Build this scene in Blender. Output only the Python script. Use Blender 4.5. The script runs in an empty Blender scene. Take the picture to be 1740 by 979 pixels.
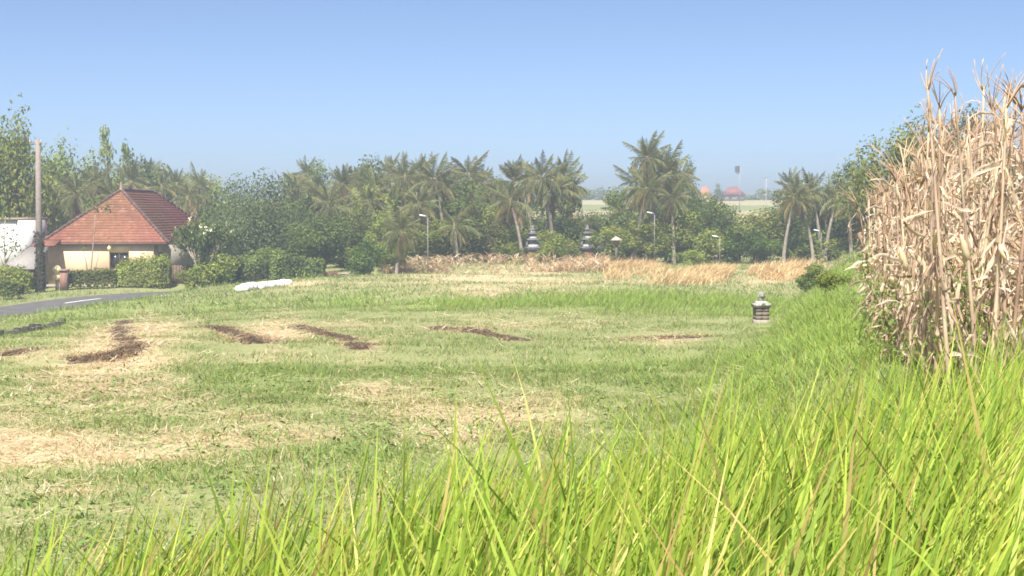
import bpy, math, random
import numpy as np
from mathutils import Vector, Matrix, Euler
random.seed(7); RNG = np.random.default_rng(11)
R = math.radians
SC = bpy.context.scene
COL = SC.collection
# ------------------------------------------------------------------ camera
EYE = 1.5; FPX = 2390.0; PITCH = math.atan((489.5-360)/FPX)
cam_d = bpy.data.cameras.new('camera'); cam = bpy.data.objects.new('camera', cam_d); COL.objects.link(cam)
cam.location = (0, 0, EYE); cam.rotation_euler = (math.pi/2-PITCH, 0, 0)
cam_d.sensor_width = 36; cam_d.lens = 36*FPX/1740; cam_d.clip_start = 0.05; cam_d.clip_end = 3000
SC.camera = cam
# ------------------------------------------------------------------ sky, sun, exposure
SUN_AZ = R(-167)      # from the view direction (+Y), clockwise positive: to the left, a little behind the camera
SUN_EL = R(57)
w = bpy.data.worlds.new('World'); SC.world = w; w.use_nodes = True
nt = w.node_tree; nt.nodes.clear()
out = nt.nodes.new('ShaderNodeOutputWorld'); bg = nt.nodes.new('ShaderNodeBackground')
sky = nt.nodes.new('ShaderNodeTexSky'); sky.sky_type = 'NISHITA'; sky.sun_disc = False
sky.sun_elevation = SUN_EL; sky.sun_rotation = SUN_AZ
sky.air_density = 0.47; sky.dust_density = 1.05; sky.ozone_density = 2.1; sky.altitude = 0
bg.inputs['Strength'].default_value = 0.088
nt.links.new(sky.outputs[0], bg.inputs[0]); nt.links.new(bg.outputs[0], out.inputs[0])
sd = bpy.data.lights.new('sun', 'SUN'); sun = bpy.data.objects.new('sun', sd); COL.objects.link(sun)
sd.energy = 5.0; sd.angle = R(0.6); sd.color = (1, .94, .84)
S = Vector((math.sin(SUN_AZ)*math.cos(SUN_EL), math.cos(SUN_AZ)*math.cos(SUN_EL), math.sin(SUN_EL)))
sun.rotation_euler = S.to_track_quat('Z', 'Y').to_euler(); sun.location = (-30, -20, 60)
vs = SC.view_settings; vs.view_transform = 'Standard'; vs.look = 'None'; vs.gamma = 1; vs.exposure = 1.12
vs.use_curve_mapping = False
HAZE_DENSITY = 0.0020; HAZE_COL = (0.80, 0.90, 1.0)
SC.render.engine = 'CYCLES'
cy = SC.cycles
cy.max_bounces = 6; cy.diffuse_bounces = 3; cy.glossy_bounces = 2; cy.transmission_bounces = 4
cy.transparent_max_bounces = 6; cy.volume_bounces = 0; cy.use_denoising = True
cy.caustics_reflective = False; cy.caustics_refractive = False
cy.use_adaptive_sampling = True; cy.adaptive_threshold = 0.02
cy.filter_width = 1.7

# ------------------------------------------------------------------ terrain function
_nr = np.random.default_rng(3)
def make_noise(n=14, f0=1.0):
    a = _nr.uniform(0, 2*np.pi, n); f = f0*_nr.uniform(.45, 2.2, n); p = _nr.uniform(0, 6.28, n)
    kx, ky, amp = np.cos(a)*f, np.sin(a)*f, 1/np.sqrt(f/f0)
    amp = amp/np.sqrt((amp**2).sum()*.5)
    def fn(x, y):
        x = np.asarray(x, float); y = np.asarray(y, float); s = np.zeros(np.broadcast(x, y).shape)
        for i in range(n): s = s+amp[i]*np.sin(kx[i]*x+ky[i]*y+p[i])
        return s                                      # about unit variance
    return fn
N_big, N_mid, N_small, N_fine = make_noise(12, .25), make_noise(14, .9), make_noise(14, 2.6), make_noise(14, 7.)
def sstep(a, b, t):
    t = np.clip((t-a)/(b-a), 0, 1); return t*t*(3-2*t)
ROAD = np.array([(-34, 10), (-30, 35), (-26.2, 55), (-23.9, 67), (-22.7, 76), (-20.6, 81), (-16, 84), (-9, 86.5), (-2, 89)], float)
def _catmull(P, n=10):
    P = np.vstack([2*P[0]-P[1], P, 2*P[-1]-P[-2]]); o = []
    for i in range(1, len(P)-2):
        for t in np.linspace(0, 1, n, endpoint=False):
            o.append(.5*((2*P[i])+(-P[i-1]+P[i+1])*t+(2*P[i-1]-5*P[i]+4*P[i+1]-P[i+2])*t*t+(-P[i-1]+3*P[i]-3*P[i+1]+P[i+2])*t**3))
    o.append(P[-2]); return np.array(o)
ROADC = _catmull(ROAD, 8)
def road_dist(x, y):
    x = np.asarray(x, float); y = np.asarray(y, float); d = np.full(np.broadcast(x, y).shape, 1e9)
    for i in range(len(ROADC)-1):
        a, b = ROADC[i], ROADC[i+1]; ab = b-a
        t = np.clip(((x-a[0])*ab[0]+(y-a[1])*ab[1])/(ab@ab), 0, 1)
        d = np.minimum(d, np.hypot(x-a[0]-t*ab[0], y-a[1]-t*ab[1]))
    return d
ROAD_Z = -3.28
def rice_edge(x): return 3.8+(np.asarray(x, float)+1.1)*.72
def corn_edge(y): return np.interp(y, [0, 8, 10.5, 15, 20, 68, 110, 200], [.9, 2.5, 2.97, 3.78, 4.9, 16.6, 26, 40])
def terrain(x, y):
    x = np.asarray(x, float); y = np.asarray(y, float)
    D = np.interp(y, [-50, 5, 9, 13.5, 18.5, 29, 41, 58, 78, 97, 135, 240, 330, 420, 900],
                  [1.9, 2.1, 2.3, 2.48, 2.63, 2.91, 3.26, 3.42, 3.6, 3.66, 3.75, .25, -2.7, -2.8, -2.5])
    ex = 1.25*sstep(5, 30, -x)*sstep(15, 60, y)*(1-sstep(140, 230, y))
    F = EYE-D-ex
    near = sstep(3, 9, y)*(1-sstep(140, 200, y))
    F = F+near*(.05*N_big(x, y)+.022*N_mid(x, y)+.010*N_small(x, y))
    rd = road_dist(x, y); wr = sstep(2.5, 6.5, rd)
    F = F*wr+ROAD_Z*(1-wr)
    sr = y-rice_edge(x); w1 = 1-sstep(.3, 3.4, sr)
    sc = x-corn_edge(y); w2 = sstep(-2.6, .1, sc)*(1-sstep(75, 110, y))
    T = np.interp(y, [0, 25, 68, 110], [0, 0, -.55, -1.7])+.02*N_mid(x, y)
    ww = np.maximum(w1, w2)
    return F*(1-ww)+T*ww
def tz(x, y): return float(terrain(x, y))
def ray(px, py):
    cx, cyy = (px-870)/FPX, (489.5-py)/FPX
    return cx, math.cos(PITCH)+cyy*math.sin(PITCH), -math.sin(PITCH)+cyy*math.cos(PITCH)
def at(px, py, y):
    a, b, c = ray(px, py); t = y/b
    return Vector((a*t, y, EYE+c*t))
_ys = np.concatenate([np.arange(4, 140, .1), np.arange(140, 600, 1.)])
def ground(px, py):
    a, b, c = ray(px, py); t = _ys/b; z = EYE+c*t
    k = np.argmax(z < terrain(a*t, _ys)); y = _ys[k]
    return Vector((a*y/b, y, tz(a*y/b, y)))
def on(px, y):
    x = (px-870)/FPX*y; return Vector((x, y, tz(x, y)))

# ------------------------------------------------------------------ mesh helpers
class MB:
    def __init__(s): s.v = []; s.f = {}; s.c = []; s.n = 0
    def add(s, V, F, C=(1, 1, 1)):
        V = np.asarray(V, float).reshape(-1, 3)
        C = np.asarray(C, float)
        if C.ndim == 1: C = np.tile(C, (len(V), 1))
        s.v.append(V); s.c.append(C)
        if isinstance(F, np.ndarray): Fs = [F]
        else:
            d = {}
            for f in F: d.setdefault(len(f), []).append(f)
            Fs = [np.array(q) for q in d.values()]
        for q in Fs: s.f.setdefault(q.shape[1], []).append(q+s.n)
        s.n += len(V); return s
    def box(s, c, size, C=(1, 1, 1), rz=0, taper=1., M=None):
        x, y, z = [q/2 for q in size]
        V = np.array([(-x, -y, -z), (x, -y, -z), (x, y, -z), (-x, y, -z), (-x*taper, -y*taper, z), (x*taper, -y*taper, z), (x*taper, y*taper, z), (-x*taper, y*taper, z)])
        cr, sr = math.cos(rz), math.sin(rz)
        V = np.stack([V[:, 0]*cr-V[:, 1]*sr, V[:, 0]*sr+V[:, 1]*cr, V[:, 2]], 1)+np.array(c)
        return s.add(V, [(0, 3, 2, 1), (4, 5, 6, 7), (0, 1, 5, 4), (1, 2, 6, 5), (2, 3, 7, 6), (3, 0, 4, 7)], C)
    def tube(s, P, r, sides=6, C=(1, 1, 1), cap=True):
        P = np.asarray(P, float); n = len(P); r = np.broadcast_to(np.asarray(r, float), (n,))
        T = np.gradient(P, axis=0); T /= np.linalg.norm(T, axis=1)[:, None]+1e-9
        ref = np.where(np.abs(T[:, 2:3]) > .9, np.array([[1., 0, 0]]), np.array([[0, 0, 1.]]))
        U = np.cross(T, ref); U /= np.linalg.norm(U, axis=1)[:, None]+1e-9; W = np.cross(T, U)
        a = np.linspace(0, 2*np.pi, sides, endpoint=False)
        V = P[:, None]+r[:, None, None]*(U[:, None]*np.cos(a)[None, :, None]+W[:, None]*np.sin(a)[None, :, None])
        F = []
        for i in range(n-1):
            for j in range(sides):
                k = (j+1) % sides; F.append((i*sides+j, i*sides+k, (i+1)*sides+k, (i+1)*sides+j))
        if cap: F.append(tuple(range(sides))[::-1]); F.append(tuple(range((n-1)*sides, n*sides)))
        C = np.asarray(C, float)
        if C.ndim == 2: C = np.repeat(C, sides, 0)
        return s.add(V.reshape(-1, 3), F, C)
    def lathe(s, prof, sides=10, C=(1, 1, 1), c=(0, 0, 0), sq=False, rot=0):
        prof = np.asarray(prof, float); a = np.linspace(0, 2*np.pi, sides, endpoint=False)+rot
        k = np.ones(sides)
        if sq: k = 1/np.maximum(np.abs(np.cos(a-rot+math.pi/4)), np.abs(np.sin(a-rot+math.pi/4)))
        V = np.stack([prof[:, :1]*np.cos(a)*k, prof[:, :1]*np.sin(a)*k, np.repeat(prof[:, 1:2], sides, 1)], 2).reshape(-1, 3)+np.array(c)
        n = len(prof); F = [(i*sides+j, i*sides+(j+1) % sides, (i+1)*sides+(j+1) % sides, (i+1)*sides+j) for i in range(n-1) for j in range(sides)]
        F.append(tuple(range(sides))[::-1]); F.append(tuple(range((n-1)*sides, n*sides)))
        return s.add(V, F, C)
    def mesh(s, name, m, smooth=False):
        me = bpy.data.meshes.new(name)
        V = np.concatenate(s.v); C = np.concatenate(s.c)
        loops, starts, tot = [], [], 0
        for k, fs in s.f.items():
            F = np.concatenate(fs); loops.append(F.reshape(-1)); starts.append(tot+np.arange(len(F))*k); tot += F.size
        loops = np.concatenate(loops); starts = np.concatenate(starts)
        me.vertices.add(len(V)); me.vertices.foreach_set('co', V.astype(np.float32).ravel())
        me.loops.add(len(loops)); me.loops.foreach_set('vertex_index', loops.astype(np.int32))
        me.polygons.add(len(starts)); me.polygons.foreach_set('loop_start', starts.astype(np.int32))
        if smooth: me.polygons.foreach_set('use_smooth', np.ones(len(starts), bool))
        a = me.color_attributes.new('Col', 'FLOAT_COLOR', 'POINT')
        a.data.foreach_set('color', np.concatenate([C[:, :3], np.ones((len(C), 1))], 1).astype(np.float32).ravel())
        me.materials.append(MAT[m]); me.update(calc_edges=True)
        return me
    def build(s, name, m, parent=None, smooth=False, **kw):
        return obj(name, s.mesh(name, m, smooth), parent, **kw)
def obj(name, me, parent=None, loc=None, rot=None, scale=None):
    o = bpy.data.objects.new(name, me); COL.objects.link(o)
    if parent: o.parent = parent
    if loc is not None: o.location = loc
    if rot is not None: o.rotation_euler = rot
    if scale is not None: o.scale = (scale,)*3 if np.isscalar(scale) else scale
    return o
def tag(o, label=None, cat=None, group=None, kind=None):
    if label: o['label'] = label
    if cat: o['category'] = cat
    if group: o['group'] = group
    if kind: o['kind'] = kind
    return o
def thing(name, label, cat, loc=(0, 0, 0), rz=0, group=None):
    return tag(obj(name, None, None, loc, (0, 0, rz)), label, cat, group)

# ------------------------------------------------------------------ materials
MAT = {}
def nodes(name):
    m = bpy.data.materials.new(name); m.use_nodes = True; m.node_tree.nodes.clear(); MAT[name] = m
    return m.node_tree, m.node_tree.nodes.new, m.node_tree.links.new
def mat_attr(name, rough=.8, spec=.3, noise=0, nscale=8., trans=0, tcol=(1, 1, .6), objvar=0, bump=0, bscale=20, sat=0, gain=1.):
    """vertex colour x fine noise x a little per-object variation; trans adds leaf translucency"""
    t, N, L = nodes(name)
    o = N('ShaderNodeOutputMaterial'); a = N('ShaderNodeAttribute'); a.attribute_name = 'Col'; c = a.outputs['Color']
    if noise:
        tc = N('ShaderNodeTexCoord'); nz = N('ShaderNodeTexNoise'); nz.inputs['Scale'].default_value = nscale; nz.inputs['Detail'].default_value = 5
        L(tc.outputs['Object'], nz.inputs['Vector'])
        mr = N('ShaderNodeMapRange'); mr.inputs['From Min'].default_value = .25; mr.inputs['From Max'].default_value = .75
        mr.inputs['To Min'].default_value = 1-noise; mr.inputs['To Max'].default_value = 1+noise; L(nz.outputs['Fac'], mr.inputs['Value'])
        mx = N('ShaderNodeMix'); mx.data_type = 'RGBA'; mx.blend_type = 'MULTIPLY'; mx.inputs['Factor'].default_value = 1
        L(c, mx.inputs['A']); L(mr.outputs[0], mx.inputs['B']); c = mx.outputs['Result']
    if objvar or gain != 1 or sat:
        oi = N('ShaderNodeObjectInfo'); hs = N('ShaderNodeHueSaturation')
        for k, (lo, hi) in {'Value': (gain*(1-objvar), gain*(1+objvar)), 'Hue': (.5-objvar*.05, .5+objvar*.05)}.items():
            r = N('ShaderNodeMapRange'); r.inputs['To Min'].default_value = lo; r.inputs['To Max'].default_value = hi
            L(oi.outputs['Random'], r.inputs['Value']); L(r.outputs[0], hs.inputs[k])
        hs.inputs['Saturation'].default_value = 1+sat
        L(c, hs.inputs['Color']); c = hs.outputs[0]
    p = N('ShaderNodeBsdfPrincipled'); L(c, p.inputs['Base Color']); p.inputs['Roughness'].default_value = rough
    p.inputs['Specular IOR Level'].default_value = spec
    if bump:
        tc = N('ShaderNodeTexCoord'); nz = N('ShaderNodeTexNoise'); nz.inputs['Scale'].default_value = bscale; nz.inputs['Detail'].default_value = 6
        L(tc.outputs['Object'], nz.inputs['Vector']); b = N('ShaderNodeBump'); b.inputs['Strength'].default_value = bump; b.inputs['Distance'].default_value = .03
        L(nz.outputs['Fac'], b.inputs['Height']); L(b.outputs[0], p.inputs['Normal'])
    s = p.outputs[0]
    if trans:
        tr = N('ShaderNodeBsdfTranslucent'); mu = N('ShaderNodeMix'); mu.data_type = 'RGBA'; mu.blend_type = 'MULTIPLY'; mu.inputs['Factor'].default_value = 1
        L(c, mu.inputs['A']); mu.inputs['B'].default_value = (*tcol, 1); L(mu.outputs['Result'], tr.inputs['Color'])
        ms = N('ShaderNodeMixShader'); ms.inputs[0].default_value = trans; L(p.outputs[0], ms.inputs[1]); L(tr.outputs[0], ms.inputs[2]); s = ms.outputs[0]
    L(s, o.inputs['Surface']); return MAT[name]
mat_attr('leaf', .6, .2, trans=.42, tcol=(1.15, 1.2, .65), objvar=.16)
mat_attr('palm', .55, .25, trans=.4, tcol=(1.15, 1.15, .6), objvar=.22)
mat_attr('bark', .9, .1, noise=.35, nscale=6, bump=.5, bscale=14)
mat_attr('blade', .55, .25, trans=.45, tcol=(1.1, 1.12, .75))
mat_attr('grass', .7, .15, trans=.35, tcol=(1.15, 1.15, .6))
mat_attr('dry', .75, .15, trans=.3, tcol=(1.1, .95, .7), objvar=.22)
mat_attr('drybatch', .8, .1, trans=.25, tcol=(1.1, .95, .7))
mat_attr('plaster', .9, .15, noise=.10, nscale=2.2, bump=.15, bscale=30)
mat_attr('tile', .8, .2, noise=.22, nscale=9)
mat_attr('stone', .9, .15, noise=.35, nscale=10, bump=.7, bscale=25)
mat_attr('wood', .7, .2, noise=.25, nscale=9)
mat_attr('concrete', .85, .2, noise=.2, nscale=7, bump=.2)
mat_attr('soil', .95, .05, noise=.4, nscale=9, bump=.8, bscale=18)
mat_attr('sack', .6, .3, noise=.05, nscale=12)
mat_attr('metal', .45, .4, noise=.08)
mat_attr('paint', .6, .3, noise=.12, nscale=30)
mat_attr('cloth', .9, .1, noise=.1, trans=.2)
mat_attr('asphalt', .85, .25, noise=.25, nscale=1.2, bump=.3, bscale=90)
mat_attr('glass', .12, .6)
def mat_ground():
    t, N, L = nodes('ground')
    o = N('ShaderNodeOutputMaterial'); p = N('ShaderNodeBsdfPrincipled'); p.inputs['Roughness'].default_value = .95; p.inputs['Specular IOR Level'].default_value = .05
    a = N('ShaderNodeAttribute'); a.attribute_name = 'Col'; sp = N('ShaderNodeSeparateColor'); L(a.outputs['Color'], sp.inputs[0])
    tc = N('ShaderNodeTexCoord')
    def noise(sc, det=6):
        n = N('ShaderNodeTexNoise'); n.inputs['Scale'].default_value = sc; n.inputs['Detail'].default_value = det; L(tc.outputs['Object'], n.inputs['Vector']); return n.outputs['Fac']
    def mix(f, A, B):
        m = N('ShaderNodeMix'); m.data_type = 'RGBA'
        if hasattr(f, 'links'): L(f, m.inputs['Factor'])
        else: m.inputs['Factor'].default_value = f
        for k, v in (('A', A), ('B', B)):
            if hasattr(v, 'links'): L(v, m.inputs[k])
            else: m.inputs[k].default_value = (*v, 1)
        return m.outputs['Result']
    def rng(v, lo, hi, a=0., b=1.):
        r = N('ShaderNodeMapRange'); r.inputs['From Min'].default_value = lo; r.inputs['From Max'].default_value = hi; r.inputs['To Min'].default_value = a; r.inputs['To Max'].default_value = b
        L(v, r.inputs['Value']); return r.outputs[0]
    def mul(x, y):
        m = N('ShaderNodeMath'); m.operation = 'MULTIPLY'; m.use_clamp = True
        for i, v in enumerate((x, y)):
            if hasattr(v, 'links'): L(v, m.inputs[i])
            else: m.inputs[i].default_value = v
        return m.outputs[0]
    g = mix(rng(noise(.6), .35, .65), (.15, .195, .07), (.20, .23, .095))
    g = mix(rng(noise(14), .4, .7), g, (.26, .27, .125))
    g = mix(mul(rng(noise(5), .45, .7), .7), g, (.25, .215, .12))
    straw = mix(rng(noise(9), .35, .65), (.36, .28, .16), (.53, .44, .285))
    g = mix(mul(sp.outputs[0], rng(noise(3.), .3, .6, .35, 1.5)), g, straw)
    g = mix(mul(sp.outputs[2], rng(noise(2.), .3, .7, .5, 1.2)), g, (.20, .27, .07))
    g = mix(mul(sp.outputs[1], rng(noise(7), .3, .6, .6, 1.3)), g, (.10, .07, .045))
    L(g, p.inputs['Base Color'])
    b = N('ShaderNodeBump'); b.inputs['Strength'].default_value = .6; b.inputs['Distance'].default_value = .06; L(noise(12), b.inputs['Height']); L(b.outputs[0], p.inputs['Normal'])
    L(p.outputs[0], o.inputs['Surface'])
mat_ground()

# ------------------------------------------------------------------ field masks (world-space patches of cut straw, lush grass, bare soil)
def patch(px, py, wx, wy, amp):
    c = ground(px, py); a = ground(px, py+wy); b = ground(px, max(py-wy, 445))
    return (c.x, c.y, wx*c.y/FPX, max(abs(a.y-c.y), abs(b.y-c.y), .25)*.85, amp, c.x/c.y)
STRAW = [patch(*q) for q in [(60, 760, 170, 30, 1.35), (200, 776, 170, 18, 1.35), (330, 748, 140, 15, 1.2), (480, 738, 90, 14, 1.1), (150, 745, 120, 14, 1.), (150, 690, 190, 24, .42), (30, 705, 80, 22, .5),
    (700, 690, 110, 26, .62), (850, 715, 110, 22, .6), (640, 665, 60, 11, .6), (900, 690, 80, 22, .5), (420, 715, 90, 12, .7), (130, 838, 70, 8, .8), (760, 745, 80, 18, .7),
    (850, 470, 170, 11, .8), (620, 480, 120, 8, .3), (1100, 480, 120, 8, .5), (1340, 470, 90, 12, .7), (820, 490, 60, 10, .6), (215, 580, 84, 36, 1.0), (465, 569, 54, 26, .95),
    (560, 552, 100, 12, .3), (900, 550, 150, 10, .35), (1290, 480, 60, 14, .5), (1000, 495, 150, 8, .3), (520, 485, 50, 6, .8), (620, 590, 30, 14, .4), (1140, 578, 50, 10, .7), (30, 602, 60, 10, .6)]]
LUSH = [patch(*q) for q in [(600, 515, 90, 10, .9), (760, 518, 110, 12, 1.), (930, 515, 130, 14, 1.2), (1090, 510, 110, 14, 1.2), (1220, 515, 80, 14, 1.), (1390, 540, 80, 40, 1.1), (1440, 470, 30, 22, 1.),
    (380, 520, 120, 15, .4), (150, 530, 120, 14, .4), (450, 640, 100, 16, .25), (640, 800, 60, 22, .5), (1300, 600, 120, 30, .7), (1100, 620, 150, 25, .4), (1300, 520, 60, 20, .8)]]
def blobs(L, x, y):
    s = np.zeros(np.shape(x))
    for cx, cyy, rx, ry, amp, sl in L:
        dy = y-cyy; dx = x-cx-sl*dy*.8
        s = np.maximum(s, amp*np.exp(-(dx/rx)**2-(dy/ry)**2))
    return s
def m_straw(x, y): return np.clip(blobs(STRAW, x, y)*(1+.35*N_mid(x*1.6, y*.8))+.05*np.clip(N_mid(x, y*.6)-.4, 0, 2), 0, 1)
def m_lush(x, y): return np.clip(blobs(LUSH, x, y)*(1+.25*N_mid(x+40, y)), 0, 1)
STRIPS = []
for pts, wd, lab in [
    ([(212, 542), (204, 562), (214, 580), (222, 594), (190, 606), (134, 616)], .34, 'longest burnt straw strip, bent, in the wide tan patch near the road'),
    ([(345, 554), (400, 568), (436, 582), (452, 600)], .42, 'dark burnt strip with tan straw on its right side, second from the road'),
    ([(506, 554), (545, 566), (590, 578), (614, 594)], .42, 'reddish brown burnt strip without tan straw, in the middle of the field'),
    ([(738, 556), (790, 561), (846, 572), (896, 582)], .40, 'thin brown burnt strip nearest the centre of the field'),
    ([(1104, 574), (1138, 575), (1168, 575)], .95, 'short black ash patch in front of the small stone shrine'),
    ([(0, 606), (28, 600), (62, 592)], .30, 'faint reddish soil strip at the left edge of the field')]:
    P = np.array([ground(*q)[:2] for q in pts]); STRIPS.append((_catmull(P, 12), wd, lab))
def strip_dist(x, y):
    d = np.full(np.shape(x), 1e9)
    for P, wd, _ in STRIPS:
        for i in range(0, len(P)-2, 2):
            a, b = P[i], P[i+2]; ab = b-a; t = np.clip(((x-a[0])*ab[0]+(y-a[1])*ab[1])/(ab@ab+1e-9), 0, 1)
            d = np.minimum(d, np.hypot(x-a[0]-t*ab[0], y-a[1]-t*ab[1])/wd)
    return d

# ------------------------------------------------------------------ ground
def axis(parts):
    o = []
    for a, b, n in parts: o.append(np.linspace(a, b, n, endpoint=False))
    o.append([parts[-1][1]]); return np.concatenate(o)
gx = axis([(-850, -120, 12), (-120, -45, 25), (-45, -12, 90), (-12, 12, 150), (12, 45, 60), (45, 120, 25), (120, 850, 12)])
gy = axis([(-60, 0, 10), (0, 8, 40), (8, 24, 100), (24, 60, 130), (60, 110, 110), (110, 200, 36), (200, 420, 44), (420, 540, 6)])
X, Y = np.meshgrid(gx, gy); Z = terrain(X, Y)
st, lu = m_straw(X, Y), m_lush(X, Y); so = np.clip(1.05-strip_dist(X, Y), 0, 1)*np.clip(.75+.5*N_mid(X*1.7, Y*.8), 0, 1)
hill = sstep(150, 190, Y); st = np.maximum(st*(Y < 140), hill*.75*(N_big(X*.3, Y*.6) > -.6)); lu = np.maximum(lu, hill*.2)
nx, ny = len(gx), len(gy); I = np.arange(nx*ny).reshape(ny, nx)
F = np.stack([I[:-1, :-1], I[:-1, 1:], I[1:, 1:], I[1:, :-1]], -1).reshape(-1, 4)
g = MB(); g.add(np.stack([X, Y, Z], -1).reshape(-1, 3), F, np.stack([st, so, lu], -1).reshape(-1, 3))
GROUND = g.build('ground', 'ground', smooth=True); tag(GROUND, kind='structure')
# road
def ribbon(C, half, z, off=0.):
    T = np.gradient(C, axis=0); T /= np.linalg.norm(T, axis=1)[:, None]; Nn = np.stack([-T[:, 1], T[:, 0]], 1)
    Lf, Rt = C+Nn*(half+off), C-Nn*(half-off); n = len(C)
    V = np.concatenate([np.c_[Lf, np.full(n, z)], np.c_[Rt, np.full(n, z)]])
    return V, np.array([(i, n+i, n+i+1, i+1) for i in range(n-1)])
rb = MB(); V, F = ribbon(ROADC, 2.15, ROAD_Z+.03); rb.add(V, F, (.105, .10, .10))
V2, _ = ribbon(ROADC, 2.3, ROAD_Z-.06); n = len(ROADC)
for k in (0, n): rb.add(np.concatenate([V[k:k+n], V2[k:k+n]]), np.array([(i, n+i, n+i+1, i+1) for i in range(n-1)]), (.13, .12, .10))
ROADO = rb.build('road', 'asphalt'); tag(ROADO, kind='structure')
s = np.concatenate([[0], np.cumsum(np.linalg.norm(np.diff(ROADC, axis=0), axis=1))])
def road_pt(q): return np.array([np.interp(q, s, ROADC[:, 0]), np.interp(q, s, ROADC[:, 1])])
s73 = s[np.argmin(np.abs(ROADC[:, 1]-73.2))]
for k in range(-4, 2):
    q0 = s73+k*14.0; C = np.array([road_pt(q) for q in np.linspace(q0, q0+4.0, 5)])
    m_ = MB(); V, F = ribbon(C, .085, ROAD_Z+.035, .1); m_.add(V, F, (.78, .78, .74)); m_.build('lane_dash', 'paint', ROADO)

# ------------------------------------------------------------------ generic blades (vectorised)
def blades(mb, P, L, W, lean, leandir, droop, C0, C1, seg=3, face=None, wprof=None):
    """P base (n,3); each blade rises, leans towards leandir and droops; colours from root to tip"""
    n = len(P); t = np.linspace(0, 1, seg+1)
    hx, hy = np.cos(leandir), np.sin(leandir)
    out = lean[:, None]*t+droop[:, None]*t**2.4; up = t-.42*droop[:, None]*t**3-.22*(lean[:, None]**2)*t
    cx = P[:, 0:1]+L[:, None]*out*hx[:, None]; cyy = P[:, 1:2]+L[:, None]*out*hy[:, None]; cz = P[:, 2:3]+L[:, None]*up
    fa = RNG.uniform(0, np.pi, n) if face is None else face
    wp = np.clip(1-t**2.2, .03, 1) if wprof is None else wprof(t)
    wx = .5*W[:, None]*wp*np.cos(fa)[:, None]; wy = .5*W[:, None]*wp*np.sin(fa)[:, None]
    V = np.stack([np.stack([cx-wx, cyy-wy, cz], -1), np.stack([cx+wx, cyy+wy, cz], -1)], 2)      # n, seg+1, 2, 3
    C = C0[:, None]*(1-t[None, :, None])+C1[:, None]*t[None, :, None]
    C = np.repeat(C[:, :, None], 2, 2)
    b = np.arange(n)[:, None]*(2*(seg+1))+2*np.arange(seg)[None]
    F = np.stack([b, b+1, b+3, b+2], -1).reshape(-1, 4)
    mb.add(V.reshape(-1, 3), F, C.reshape(-1, 3))
def pick(pal, n, p=None, jit=.18):
    pal = np.array(pal); k = RNG.choice(len(pal), n, p=p)
    return pal[k]*RNG.uniform(1-jit, 1+jit, (n, 1))*RNG.uniform(.94, 1.06, (n, 3))

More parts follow.
